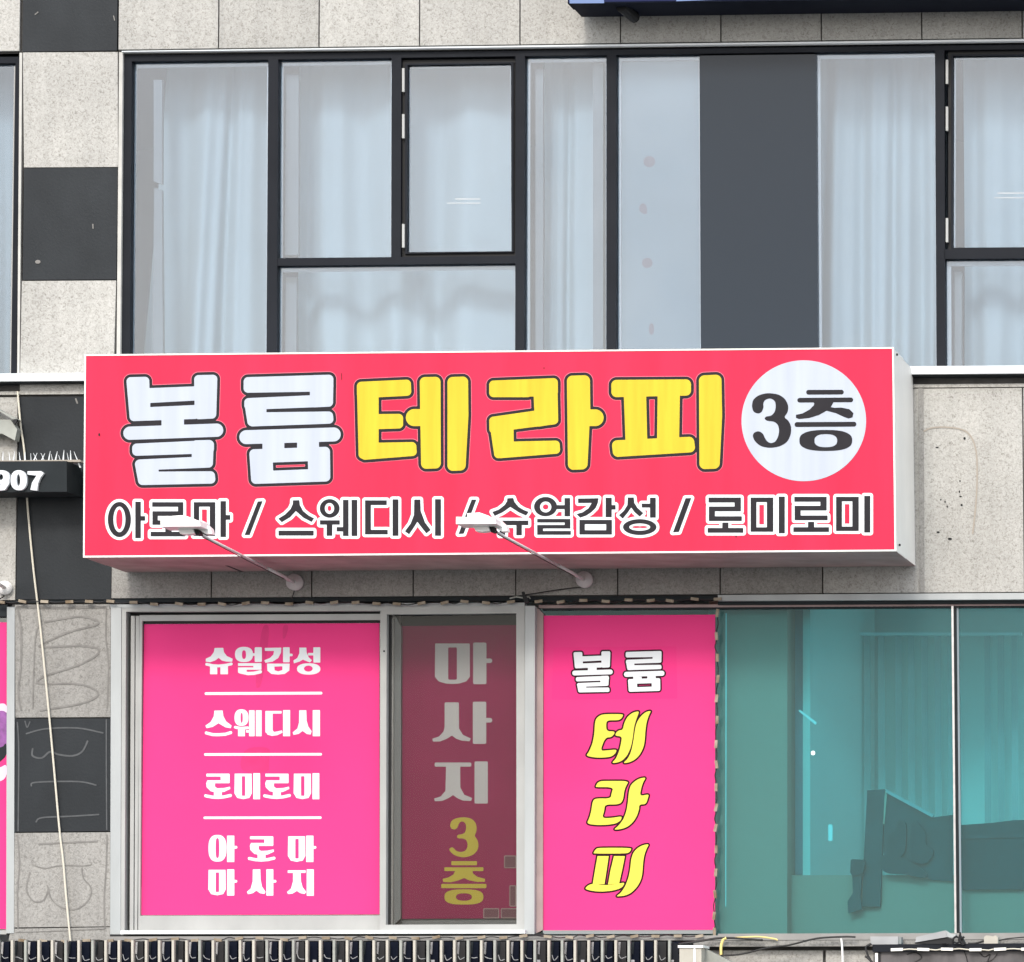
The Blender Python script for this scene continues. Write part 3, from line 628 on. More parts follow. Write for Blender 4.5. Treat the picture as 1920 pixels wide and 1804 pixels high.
# ---------------------------------------------------------------- glyph outlines (as printed)
BOL = [('g', [(200,200),(405,195),(420,710),(245,717)], 65), ('g', [(1195,170),(1405,165),(1390,680),(1200,690)], 65), ('g', [(440,298),(1160,270),(1160,750),(440,775)]),
       ('-g', [(485,515),(1135,480),(1135,545),(485,575)]), ('g', [(650,700),(980,700),(980,900),(650,900)]), ('s', 195, [(185,960),(1460,915)]),
       ('g', [(285,1178),(1355,1128),(1355,1190),(285,1226)], 66), ('g', [(1160,1130),(1350,1125),(1340,1395),(1160,1395)], 66), ('g', [(330,1412),(1340,1364),(1340,1400),(330,1440)], 66),
       ('g', [(325,1415),(540,1410),(540,1650),(370,1655)], 66), ('g', [(370,1592),(1370,1585),(1375,1635),(400,1655)], 66)]
RYUM = [('g', [(275,200),(1465,165),(1465,280),(275,300)], 65), ('g', [(1250,170),(1465,165),(1460,505),(1250,515)], 65), ('g', [(285,508),(1455,455),(1460,505),(285,550)], 65),
        ('g', [(285,510),(480,505),(480,760),(330,790)], 65), ('g', [(320,720),(1460,705),(1465,755),(340,795)], 65), ('s', 205, [(250,1018),(1535,978)]),
        ('g', [(487,1100),(808,1100),(808,1230),(487,1230)]), ('g', [(997,1080),(1318,1080),(1318,1200),(997,1200)]), ('g', [(365,1265),(1410,1230),(1415,1600),(390,1635)], 70), ('-g', [(640,1390),(1155,1372),(1158,1490),(645,1510)])]
TE = [('g', [(215,268),(880,237),(885,345),(215,380)], 65), ('g', [(215,268),(405,300),(405,1200),(240,1270)], 65), ('g', [(300,745),(765,740),(765,825),(300,840)], 65), ('g', [(240,1168),(960,1155),(965,1230),(270,1285)], 65),
      ('g', [(1152,212),(1302,208),(1306,1400),(1172,1405)], 78), ('s', 250, [(995,730),(1150,730)]), ('g', [(1560,210),(1708,205),(1712,700),(1672,1430),(1560,1435)], 78)]
RA = [('g', [(200,250),(1080,215),(1080,350),(200,365)], 65), ('g', [(845,230),(1075,218),(1088,765),(865,800)], 62), ('g', [(200,778),(860,683),(1085,768),(500,842),(200,900)], 62),
      ('g', [(198,785),(430,760),(435,1200),(270,1265)], 62), ('g', [(260,1150),(1110,1130),(1115,1200),(300,1265)], 62), ('-g', [(130,478),(700,478),(780,425),(800,620),(160,712),(120,640)]) ,
      ('g', [(200,250),(700,230),(700,365),(200,365)], 65), ('g', [(198,778),(400,750),(430,900),(200,900)], 62),
      ('g', [(1360,195),(1535,190),(1540,600),(1500,1410),(1375,1415)], 82), ('s', 245, [(1600,732),(1695,732)])]
PI_ = [('g', [(205,252),(1222,245),(1222,330),(205,352)], 77), ('g', [(310,400),(640,420),(655,1045),(335,1060)]), ('g', [(808,420),(1135,400),(1125,1030),(800,1040)]), ('g', [(215,1140),(1270,1090),(1280,1165),(225,1230)], 77),
       ('g', [(1498,190),(1665,182),(1675,700),(1640,1400),(1505,1405)], 82)]
THREE = [('c', [(185,690),(200,600),(270,540),(360,510),(450,505),(570,525),(660,590),(703,690),(690,780),(638,845),(700,890),(740,970),(738,1080),(690,1190),(590,1255),(450,1280),(320,1260),(230,1190),(195,1110),(215,1060),(280,1038),(340,1070),(380,1160),(420,1200),(460,1212),(520,1190),(560,1110),(572,1030),(555,950),(500,905),(400,897),(360,865),(380,835),(460,825),(510,770),(525,690),(510,610),(440,575),(370,600),(345,650),(352,710),(320,780),(265,795),(205,765)])]
CHEUNG = [('s', 66, [(985,493),(1448,491)]), ('s', 66, [(860,605),(1580,600)]), ('g', [(1040,615),(1330,615),(1330,640),(1292,705),(1350,715),(1450,712),(1560,735),(1615,790),(1600,845),(1550,860),(1480,835),(1370,785),(1240,750),(1130,810),(1000,852),(850,868),(810,850),(812,812),(900,795),(1000,740),(1060,680),(1070,650)], 3),
          ('s', 68, [(822,948),(1625,943)]), ('e', (1228,1172,372,148), 2.6), ('-e', (1228,1175,160,92), 2.5)]
r = lambda *a: ('r', a)
RO = [r(105,130,447,182), r(380,130,447,272), r(108,225,447,275), r(108,225,172,378), r(108,328,457,378), r(250,395,315,455), r(95,452,472,502)]
MI = [r(550,130,790,492), ('-r', (612,178,722,445)), r(848,120,912,508)]
SLASHES = [('G', [('g', [(1760,122),(1815,118),(1668,500),(1612,500)])]), ('I', [('g', [(355,135),(425,135),(235,645),(158,650)])]), ('J', [('g', [(1665,105),(1745,103),(1572,572),(1490,578)])])]
SUB = {
 'G': ((190,920), 6.0, [[('e', (203,325,130,198)), ('-e', (203,323,68,145)), r(382,125,444,535), r(435,287,492,338)],
       [r(572,130,922,182), r(862,130,922,285), r(575,232,922,285), r(575,232,635,385), r(575,335,930,385), r(720,380,790,470), r(555,463,945,515)],
       [r(1040,130,1282,510), ('-r', (1100,180,1220,460)), r(1340,118,1402,522), r(1395,275,1450,328)],
       [('g', [(1760,122),(1815,118),(1668,500),(1612,500)])]]),
 'H': ((500,920), 5.486, [[('g', [(270,100),(335,98),(342,150),(375,210),(430,255),(487,285),(462,322),(380,280),(300,210),(240,275),(155,325),(120,288),(190,245),(245,190),(268,140)]), r(122,412,483,462)],
       [('e', (648,183,102,96)), ('-e', (646,183,48,56)), r(548,305,752,350), r(617,345,675,465), r(720,375,790,420), r(785,95,842,467), r(873,95,932,467)],
       [r(1012,100,1235,148), r(1012,100,1072,450), r(1012,403,1245,450), r(1295,90,1355,465)],
       [('g', [(1518,92),(1580,92),(1585,210),(1630,330),(1687,405),(1643,440),(1590,375),(1550,320),(1510,385),(1465,450),(1422,418),(1480,340),(1515,250)]), r(1732,88,1793,465)]]),
 'I': ((840,920), 8.0, [[('g', [(355,135),(425,135),(235,645),(158,650)])],
       [('g', [(890,115),(978,110),(1000,175),(1060,245),(1135,290),(1210,318),(1170,375),(1060,325),(935,245),(820,325),(700,380),(665,320),(760,285),(850,215),(885,160)]), r(665,450,1205,518), r(775,510,858,670), r(1025,510,1107,670)],
       [('e', (1463,240,172,145)), ('-e', (1465,245,85,82)), r(1610,218,1755,278), r(1748,112,1832,385), r(1338,425,1835,478), r(1750,425,1835,568), r(1338,515,1835,568), r(1338,515,1425,662), r(1338,605,1843,662)]]),
 'J': ((1060,920), 7.385, [[('g', [(175,110),(460,105),(450,170),(420,240),(360,300),(290,345),(205,375),(155,325),(240,300),(320,245),(365,170),(178,172)]), r(558,98,642,368), r(635,200,695,262), r(195,405,645,608), ('-r', (270,465,565,548))],
       [('g', [(865,95),(948,95),(955,170),(1000,240),(1080,312),(1030,360),(960,300),(912,235),(860,310),(795,388),(742,340),(810,280),(860,200)]), r(1058,180,1175,235), r(1172,98,1252,375), ('e', (1030,505,232,110)), ('-e', (1030,505,145,50))],
       [('g', [(1665,105),(1745,103),(1572,572),(1490,578)])]]),
 'K': ((1310,910), 5.647, [RO, MI, tf(RO, 1, 1, 908, -8), tf(MI, 1, 1, 905, -8)])}
# ---------------------------------------------------------------- the large shop sign
DF = .78
c0 = P(918, 1050, .2)
sign = thing('shop_sign', (c0[0], -.2, P(918, 1045, DF)[2]), 'large pink red sign box with white and yellow lettering and a white 3층 circle', 'shop sign')
SQ = [(158.6, 664.6), (1675.6, 651.0), (1680.4, 1033.4), (155.6, 1045.4)]
BQ = [(165, 670), (1669, 656.5), (1674, 1027), (162, 1038)]
MB().extend(SQ, DF, DF-.012, .395, -.004).build('front_casing', SIGNW, sign)
MB().extend(SQ, DF, .388, .02, -.007).build('rear_casing', SIGNW, sign)
MB().ring(SQ, [(161.0, 667.4), (1672.8, 653.8), (1677.2, 1030.6), (158.4, 1042.2)], DF, DF-.03).build('border', SIGNW, sign)
MB().quadprism([(160.6, 667.0), (1673.2, 653.4), (1677.6, 1031.0), (158.0, 1042.6)], DF-.004, DF-.011).build('face', SIGNR, sign)
zb = [P(SQ[3][0], SQ[3][1], DF), P(SQ[2][0], SQ[2][1], DF)]
for d0_, d1_, up in ((DF-.014, .398, .0), (.385, .025, .003)):
    v = [Vector((zb[0][0]+.006, -d0_, zb[0][2]+up)), Vector((zb[1][0]-.006, -d0_, zb[1][2]+up)), Vector((zb[1][0]-.006, -d1_, zb[1][2]+up)), Vector((zb[0][0]+.006, -d1_, zb[0][2]+up))]
    link('bottom_plate', v + [p+Vector((0, 0, .0035)) for p in v], [(0,1,2,3),(7,6,5,4),(0,4,5,1),(1,5,6,2),(2,6,7,3),(3,7,4,0)], UND, sign)
for x, y in ((417, 1056.5), (974, 1051.5), (1535, 1046.5)):
    MB().rect(x, y-1, x+11, y+4, .32, .01).build('bracket', BLK, sign)
for x, y in ((255, 1047.5), (630, 1045), (1086, 1041.5), (1612, 1036)):
    MB().rect(x, y, x+3, y+2, .52, .38).build('bolt', BLK, sign)
for p, dd in (((1682, 665), .73), ((1687, 1022), .68)):
    MB().obox(Vector(P(p[0], p[1], dd)), (.005, 0, 0), (0, .006, 0), (0, 0, .006)).build('screw', CHAR, sign)
L0, L1, L2 = DF-.0030, DF-.0018, DF-.0006
def letter(shapes, org, sc, mf, mo, grow, parent, ds, step, halo=None):
    f = pr('letter', shapes, org, sc, mf, ds[2], parent, 0, step)
    if mo: pr('letter_outline', shapes, org, sc, mo, ds[1], f, grow, step)
    if halo: pr('letter_halo', shapes, org, sc, halo[0], ds[0], f, grow+halo[1], step)
    return f
for sh, ox, m in ((BOL, 220, INKW), (RYUM, 430, INKW), (TE, 650, INKY), (RA, 900, INKY), (PI_, 1130, INKY)):
    letter(sh, (ox, 690), 7.842, m, INKD, 42, sign, (L0, L1, L2), 1.0, (HALO, 9))
pr('circle', [('e', (918, 895, 878, 852))], (1385, 670), 7.517, INKW, L1, sign, step=1.5)
for s in (THREE, CHEUNG): letter(s, (1385, 670), 7.517, INKD, None, 0, sign, (L0, L1, L2), .8)
for k, (org, sc, gl) in SUB.items():
    for i, g_ in enumerate(gl): letter(g_, org, sc, INKD, VW, 5.4*sc, sign, (L0, L1 + (i % 2)*.0003 + (.00015 if k in 'HJ' else 0), L2), .7)
pr('dirt_spot', [('e', (186, 815, 1.6, 3)), ('e', (1020, 690, 1.2, 1.2)), ('s', 1.2, [(640, 700), (641, 712)]), ('e', (1380, 1006, 1.2, 1.6))], (0, 0), 1, INKD, L2, sign, step=.5)
# ---------------------------------------------------------------- blue sign at the top edge
bs = thing('blue_sign', P(1600, 20, .3), 'dark navy sign box with pale blue print cut off by the top edge', 'shop sign')
MB().quadprism([(1064.5, -330), (2400, -350), (2400, -11.5), (1064.5, 7)], .40, .25).build('casing', NAVY, bs)
MB().quadprism([(1066, -328), (2398, -348), (2398, -14), (1066, 4.5)], .403, .401).build('face', BLUE, bs)
MB().extend([(1064.5, -330), (2400, -350), (2400, -11.5), (1064.5, 7)], .40, .247, .05, -.004).build('casing', NAVY, bs)
pr('print', [('g', [(1068, -60), (1126, -60), (1133, 6), (1068, 6.5)]), ('g', [(1272, -60), (1360, -60), (1352, -1), (1268, 2.5)])], (0, 0), 1, BLUEL, .4045, bs)
MB().tube([P(1165, 12, .30), P(1190, 33, .12)], .035, 10).build('bracket', BLK, bs)
# ---------------------------------------------------------------- 907 sign with bird spikes
ns = thing('number_sign', P(60, 922, .15), 'charcoal sign box with raised white digits 907, left of the large sign', 'sign')
MB().quadprism([(-420, 867), (125, 864.5), (125.5, 922), (-420, 926)], .28, .03).build('box', CHAR, ns)
def digit(shapes):
    V, Fc = mesh2d(shapes, (0, 830), 12, 0, .7, 0, merge=False); org = 12
    import bmesh
    me = bpy.data.meshes.new('digit'); 
    uv = [P(*_uv(v), .305) for v in V]
    me.from_pydata(uv, [], Fc); bm = bmesh.new(); bm.from_mesh(me); bmesh.ops.remove_doubles(bm, verts=bm.verts, dist=.0002)
    r_ = bmesh.ops.extrude_face_region(bm, geom=bm.faces[:])
    for v in [e for e in r_['geom'] if isinstance(e, bmesh.types.BMVert)]: v.co.y += .028
    bmesh.ops.recalc_face_normals(bm, faces=bm.faces); bm.to_mesh(me); bm.free(); me.materials.append(VW)
    o = bpy.data.objects.new('digit', me); COL.objects.link(o); o.parent = ns; o.matrix_parent_inverse = Matrix.Translation(ns.location).inverted()
def _uv(v):
    e = R @ np.array([v[0]-CAM_X, CAM_Z-v[2], DIST+v[1]]); return (U0+F_PX*e[0]/e[2], V0+F_PX*e[1]/e[2])
digit([('g', [(622,648),(920,645),(975,690),(900,785),(845,930),(828,1072),(688,1058),(725,900),(830,735),(622,712)], 5)])
digit([('e', (420,845,180,225), 2.3), ('-e', (412,845,42,135))])
digit([('e', (25,775,190,155), 2.3), ('-e', (15,775,55,68)), ('s', 130, [(148,790),(142,900),(70,1005),(-80,1015)])])
sp = thing('bird_spikes', P(90, 864, .2), 'row of white plastic spikes standing on top of the 907 sign box', 'bird spikes')
for (xa, ya, xb, yb, w0) in ((565,205,565,410,30), (690,240,700,410,14), (835,235,745,410,30), (750,235,850,400,14), (1010,240,920,410,30), (920,235,1010,400,14), (1130,190,1090,410,32), (1150,260,1190,400,14), (1290,195,1240,410,34), (1320,280,1360,390,12), (1440,165,1420,395,32), (1510,230,1545,380,12), (1585,175,1595,415,34), (1665,205,1810,530,30), (70,200,60,410,26), (200,215,230,410,22), (330,200,300,410,26), (430,215,460,410,22)):
    a = P(xb/12, 830+yb/12+3, .16); b = P(xa/12, 830+ya/12, .16)
    MB().tube([a, b], w0/12/313/2*1.5, 6, .0012).build('spike', VW, sp)
MB().quadprism([(-300, 866), (150, 862), (152, 866), (-300, 870)], .19, .13).build('base_strip', STAIN, sp)
# ---------------------------------------------------------------- lamps on long arms
def lamp(dx, dy, label, full=True):
    base = Vector(P(553+dx*.98, 1092+dy, .03)); tip = Vector(P(374+dx, 1001+dy, 1.62))
    t = thing('sign_lamp', base + Vector((0, .03, 0)), label, 'lamp', 'sign lamps on long arms')
    MB().tube([base + Vector((0, .035, 0)), base + Vector((0, -.02, 0))], .050, 20).build('wall_base', LAMPG, t, True)
    MB().tube([base, base.lerp(tip, .3)], .0105, 10).build('arm', ARMG, t, True)
    MB().tube([base.lerp(tip, .3), tip], .0075, 10).build('arm', ARMG, t, True)
    MB().tube([base.lerp(tip, .12)+Vector((0,0,-.012)), base.lerp(tip, .5)+Vector((.004,0,-.016)), base.lerp(tip, .97)+Vector((0,0,-.010))], .0028, 5).build('lamp_cable', WIREB, t)
    o = lambda pts: [(x+dx, y+dy) for x, y in pts]
    MB().polyprism(o([(301, 974), (374, 976), (376, 987), (301, 987.5)]), 1.80, 1.62).build('housing', LAMPW, t)
    MB().polyprism(o([(322, 967.5), (345, 966), (362, 972), (368, 976), (322, 975)]), 1.74, 1.66).build('heat_sink', LAMPW, t)
    if dx == 0: MB().polyprism(o([(297, 968), (317, 967.5), (317, 974), (299, 975)]), 1.79, 1.68).build('heat_sink', LAMPW, t)
    MB().polyprism(o([(333, 991.5), (361, 991), (364, 1000), (349, 1002), (338, 1001)]), 1.70, 1.63).build('reflector', LAMPW, t)
    MB().polyprism(o([(372, 977), (380, 976.5), (395, 991), (397.5, 1001), (386, 1001.5), (371, 992)]), 1.66, 1.60).build('knuckle', LAMPW, t)
    MB().polyprism(o([(363, 991), (370, 990), (374, 1002), (367, 1003)]), 1.68, 1.61).build('hinge_gap', BLK, t)
    MB().tube([P(369.5+dx, 982.5+dy, 1.69), P(370.5+dx, 983.5+dy, 1.64)], .0065, 10).build('bolt', BLK, t)
    cb = [base + Vector((-.0, -.01, -.045)), Vector(P(551+dx*.98-(0 if dx == 0 else 40), 1112+dy-2, .02)), Vector(P(547+dx*.98-(0 if dx == 0 else 120), 1123+dy, .02))]
    MB().tube(smooth_path(cb), .0035, 6).build('cable', WIREB, t)
    return t
lamp(0, 0, 'white floodlight on a long arm crossing the left end of the sign below 아로마')
lamp(554, -5, 'white floodlight on a long arm crossing the slash before 슈얼감성')
t = thing('sign_lamp', P(8, 1103, .02), 'round white lamp base cut off by the left edge of the picture', 'lamp')
MB().tube([P(9, 1102, -.0), P(9, 1102, .04)], .043, 20).build('wall_base', LAMPW, t, True)
MB().tube([P(9, 1102, .03), P(-170, 1000, 1.6)], .012, 10).build('arm', LAMPW, t, True)
MB().tube([P(2, 1112, .04), P(8, 1118, .03), P(-6, 1126, .02)], .004, 6).build('cable', WIREB, t)
bk = thing('bent_bracket', P(10, 830, .02), 'folded pale metal bracket on the wall at the left edge above the 907 sign', 'bracket')
MB().polyprism([(-40, 742), (2, 770), (28, 783), (31, 786), (24, 786), (0, 772), (-40, 760)], .12, .03).build('flange', CREAMD, bk)
MB().polyprism([(-40, 786), (20, 787), (32, 805), (28, 826), (4, 813), (-40, 815)], .10, .03).build('plate', CREAMD, bk)
MB().polyprism([(22, 788), (33, 786), (30, 793), (27, 796)], .125, .11).build('clip', BLK, bk)
# ---------------------------------------------------------------- window posters
GP = -.054
def poster(label, group='vinyl posters in the lower windows'): return label
LP1 = thing('poster', P(490, 1716, 0), 'bright pink poster listing 슈얼감성, 스웨디시, 로미로미 and 아로마 마사지 with white rules', 'poster', 'vinyl posters in the lower windows')
dp = -.0595
MB().quadprism([(270, 1170.5), (711.5, 1168.5), (711.5, 1714.5), (265, 1716)], dp, dp-.0015).build('sheet', PINK, LP1)
Lo = (370, 1195); Mo = (370, 1400); No = (370, 1540)
ln = dp+.0012
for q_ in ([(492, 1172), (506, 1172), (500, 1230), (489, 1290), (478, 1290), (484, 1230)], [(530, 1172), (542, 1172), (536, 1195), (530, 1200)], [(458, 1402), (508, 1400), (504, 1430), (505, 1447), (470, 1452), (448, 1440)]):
    pr('darker_patch', [('c', q_)], (0, 0), 1, PINKS, dp+.0005, LP1, step=1.2)  # slightly darker pink shapes laid over the sheet
def w1(sh, org): pr('letter', sh, org, 8.0, VW, ln, LP1, 0, .6)
w1([('g', [(262,165),(385,162),(395,225),(440,285),(525,325),(520,362),(430,360),(370,345),(320,305),(265,345),(190,370),(130,360),(130,325),(205,290),(250,225)], 4), ('s', 42, [(140,405),(230,425),(320,430),(420,420),(510,400)]), ('r', (190,430,300,555), 10), ('r', (345,430,460,555), 10)], Lo)
w1([('e', (700,258,135,114), 2.4), ('-e', (700,260,30,65), 2.5), r(800,240,870,278), ('r', (860,150,968,370), 14), ('r', (610,388,960,430), 8), ('r', (840,388,962,485), 8), ('r', (610,452,962,488), 8), ('r', (610,455,740,540), 25), ('s', 50, [(650,520),(760,545),(850,540),(945,518)])], Lo)
w1([('g', [(1010,160),(1260,155),(1255,230),(1215,310),(1130,365),(1020,382),(1005,345),(1090,310),(1140,260),(1150,205),(1015,205)]), ('r', (1285,150,1385,375), 10), ('s', 38, [(1385,265),(1413,265)]), ('g', [(1045,395),(1385,395),(1380,500),(1310,550),(1210,560),(1110,550),(1050,500)]), ('-g', [(1155,440),(1275,435),(1275,490),(1215,512),(1160,495)])], Lo)
w1([('g', [(1530,155),(1635,155),(1640,230),(1670,300),(1720,345),(1690,378),(1630,355),(1585,335),(1530,365),(1450,390),(1440,350),(1500,310),(1530,240)]), r(1660,235,1745,272), ('r', (1740,150,1845,380), 10), ('e', (1670,475,175,85), 2.3), ('-e', (1665,470,65,45))], Lo)
w1([('g', [(255,1100),(380,1098),(390,1180),(430,1260),(515,1325),(500,1365),(420,1350),(318,1290),(230,1345),(140,1365),(120,1325),(200,1270),(245,1190)]), ('s', 46, [(135,1435),(230,1460),(320,1462),(420,1455),(500,1430)])], Lo)
w1([('e', (662,1205,105,125), 2.4), ('-e', (665,1208,16,75), 2.5), ('s', 42, [(570,1350),(650,1365),(755,1358)]), ('r', (610,1370,715,1485), 8), r(730,1392,790,1430), ('r', (775,1095,860,1485), 8), ('r', (877,1095,965,1485), 8)], Lo)
w1([('r', (1020,1105,1265,1145), 8), ('r', (1020,1105,1130,1430), 8), ('g', [(1020,1400),(1130,1395),(1150,1420),(1200,1412),(1270,1395),(1280,1430),(1200,1470),(1120,1480),(1050,1460)]), ('r', (1285,1092,1392,1485), 8)], Lo)
w1([('g', [(1528,1095),(1635,1095),(1640,1250),(1665,1340),(1715,1410),(1700,1460),(1640,1450),(1580,1405),(1520,1450),(1440,1465),(1430,1425),(1500,1370),(1525,1280)]), ('r', (1730,1092,1840,1485), 8)], Lo)
ROs = [('r', (135,405,480,450), 8), ('r', (350,405,485,550), 14), r(150,505,440,550), ('g', [(150,505),(265,505),(265,600),(300,625),(400,620),(490,600),(495,635),(400,680),(300,690),(200,670),(140,610),(132,550)]), r(248,660,368,760), ('s', 46, [(125,738),(220,757),(310,762),(400,755),(495,733)])]
MIs = [('g', [(560,405),(815,405),(818,700),(780,770),(690,788),(600,770),(556,700)]), ('-r', (668,445,718,738), 8)]
ST = [('r', (838,398,942,790), 8)]
w1(ROs, Mo); w1(MIs + ST, Mo); w1(tf(ROs, 1, 1, 885, 0), Mo); w1(tf(MIs + ST, 1, 1, 888, 0), Mo)
w1([('e', (302,405,135,200), 2.6), ('-e', (302,402,27,150), 3), ('r', (445,215,555,612), 8), ('s', 42, [(555,390),(580,390)])], No)
w1(tf(ROs, 1, 1, 655, -180), No); w1(tf(MIs, 1, 1, 802, -180) + [('r', (1632,215,1742,612), 8), ('s', 42, [(1742,392),(1765,392)])], No)
w1(tf(MIs, 1, 1, -392, 323) + [('r', (445,720,555,1115), 8), ('s', 42, [(555,900),(578,900)])], No)
w1([('g', [(832,722),(945,720),(950,880),(970,980),(1025,1060),(1005,1090),(940,1080),(888,1040),(830,1080),(760,1095),(742,1060),(800,1010),(830,900)]), ('r', (1035,720,1140,1115), 8), ('s', 42, [(1140,900),(1165,900)])], No)
w1([('r', (1355,735,1625,775), 8), ('g', [(1435,770),(1550,770),(1555,900),(1580,990),(1635,1060),(1610,1090),(1550,1080),(1492,1045),(1430,1085),(1360,1092),(1345,1060),(1405,1010),(1435,900)]), ('r', (1640,720,1748,1118), 8)], No)
for a, org, wd in (([(130,845),(1855,838)], Lo, 42), ([(120,118),(1850,115)], Mo, 40), ([(110,1068),(1845,1066)], Mo, 38)): pr('rule', [('s', wd, a)], org, 8.0, VW, ln, LP1, 0, .6)
# maroon looking poster behind smoked glass
LP2 = thing('poster', P(860, 1722, 0), 'dull maroon poster behind smoked glass reading 마사지 3층 from top to bottom', 'poster', 'vinyl posters in the lower windows')
dp = -.100
MB().quadprism([(751, 1174), (974, 1172), (974, 1722), (750, 1723)], dp, dp-.0015).build('sheet', PINKB, LP2)
ln = dp+.0012
def w2(sh, org, sc, m): pr('letter', sh, org, sc, m, ln, LP2, 0, .8)
w2([('g', [(325,215),(1075,215),(1078,945),(1000,1040),(850,1085),(700,1095),(550,1085),(400,1040),(320,945)], 15), ('-r', (605,288,800,1015), 30), ('r', (1165,180,1465,1115), 30), ('s', 100, [(1465,588),(1545,588)])], (790, 1190), 12, VWG)
w2([('r', (358,140,578,400), 18), ('g', [(358,300),(578,300),(580,540),(640,640),(760,695),(740,738),(620,728),(540,700),(470,650),(390,700),(290,740),(180,742),(168,700),(270,665),(340,590),(358,520)]), ('r', (792,130,998,778), 20), ('s', 70, [(998,415),(1055,415)])], (790, 1300), 8.2, VWG)
w2([('r', (205,1065,768,1128), 18), ('g', [(380,1120),(598,1120),(600,1450),(660,1560),(780,1610),(765,1655),(640,1650),(550,1610),(488,1565),(420,1610),(320,1655),(210,1660),(195,1620),(300,1585),(370,1500)]), ('r', (818,1048,1022,1695), 16)], (790, 1300), 8.2, VWG)
w2([('c', [(510,270),(530,190),(600,140),(740,115),(880,135),(960,200),(990,310),(970,400),(945,450),(1000,520),(1020,610),(1000,710),(920,790),(800,830),(700,828),(580,790),(505,720),(495,680),(540,650),(575,665),(620,720),(700,742),(780,720),(820,660),(825,590),(800,520),(740,495),(650,495),(630,465),(650,430),(730,420),(780,390),(800,310),(790,230),(740,190),(690,200),(655,260),(640,310),(590,340),(530,320)])], (790, 1520), 9.494, VYB)
w2([('r', (535,900,990,972), 14), ('r', (410,1010,1105,1075), 14), ('g', [(610,1060),(905,1060),(920,1120),(1000,1180),(1135,1215),(1130,1265),(1000,1270),(850,1240),(760,1200),(650,1245),(520,1275),(390,1270),(380,1215),(480,1190),(570,1140)]), ('r', (355,1305,1158,1380), 14), ('e', (758,1537,345,135), 2.8), ('-e', (758,1538,142,66), 2.4)], (790, 1520), 9.494, VYB)
for x0_, y0_, x1_, y1_ in ((945, 1604, 968, 1628), (906, 1703, 936, 1722), (939, 1703, 970, 1722), (955, 1660, 968, 1700)):
    tp_ = pr('tape', [('r', (x0_, y0_, x1_, y1_), 2)], (0, 0), 1, TAPEG, dp+.0016, LP2, 0, 1)
    pr('tape_edge', [('r', (x0_, y0_, x1_, y1_), 2), ('-r', (x0_+2, y0_+2, x1_-2, y1_-2), 1)], (0, 0), 1, UND, dp+.0022, tp_, 0, .7)
# pink poster with italic yellow letters (stuck on the teal window)
LP3 = thing('poster', P(1180, 1744, 0), 'pink poster with 볼륨 in white over slanted yellow 테라피, beside the teal glass', 'poster', 'vinyl posters in the lower windows')
dp = -.0475
MB().quadprism([(1019, 1154.5), (1341, 1152.5), (1340.5, 1743.5), (1018, 1744.5)], dp, dp-.0015).build('sheet', PINK, LP3)
pr('patch', [('g', [(1040, 1216), (1266, 1214), (1268, 1308), (1036, 1310)], 2)], (0, 0), 1, PINKD, dp+.0006, LP3, step=2)
l1, l2 = dp+.0014, dp+.0024
o_ = (1060, 1210)
for sh, a in ((BOL, (.504, .4605, 118-87*.504, 105-102*.4605)), (RYUM, (.497, .461, 1050-148*.497, 100-100*.461))):
    s2 = tf(sh, *a); f = pr('letter', s2, o_, 9.6, VW, l2, LP3, -4, .5); pr('letter_outline', s2, o_, 9.6, VD, l1, f, 24, .5)
TI = [('c', [(420,420),(460,310),(560,240),(700,222),(1060,225),(1060,270),(1020,340),(950,372),(720,372),(680,430),(690,610),(875,612),(865,680),(800,750),(660,765),(550,1050),(700,1040),(900,1020),(920,1060),(860,1150),(760,1200),(560,1215),(380,1205),(220,1165),(290,1070),(370,880),(410,650)]),
      ('c', [(1430,170),(1370,320),(1310,520),(1285,740),(1245,960),(1165,1150),(1055,1270),(950,1320),(830,1335),(815,1310),(900,1220),(970,1050),(1010,880),(1030,735),(875,720),(900,640),(960,590),(1050,580),(1080,430),(1150,290),(1260,200),(1360,165)]),
      ('c', [(1700,150),(1640,260),(1590,420),(1565,600),(1555,780),(1530,960),(1450,1130),(1340,1250),(1200,1320),(1080,1335),(1075,1310),(1160,1230),(1230,1090),(1275,900),(1305,700),(1335,500),(1385,370),(1475,250),(1590,165)])]
RI = [('c', [(440,355),(480,270),(560,230),(700,228),(1195,228),(1130,350),(1090,450),(1070,620),(1030,720),(940,765),(655,768),(640,900),(590,1065),(800,1060),(1020,1025),(1035,1060),(1005,1130),(900,1195),(700,1225),(450,1230),(235,1195),(300,1060),(345,880),(370,700),(410,640),(500,620),(775,622),(800,500),(835,378),(450,375)]),
      ('c', [(1580,150),(1510,270),(1470,400),(1440,570),(1640,525),(1630,600),(1575,760),(1430,765),(1420,880),(1380,1010),(1290,1160),(1160,1270),(1020,1320),(880,1335),(860,1315),(960,1230),(1065,1090),(1135,900),(1165,700),(1183,480),(1230,320),(1340,220),(1450,165)])]
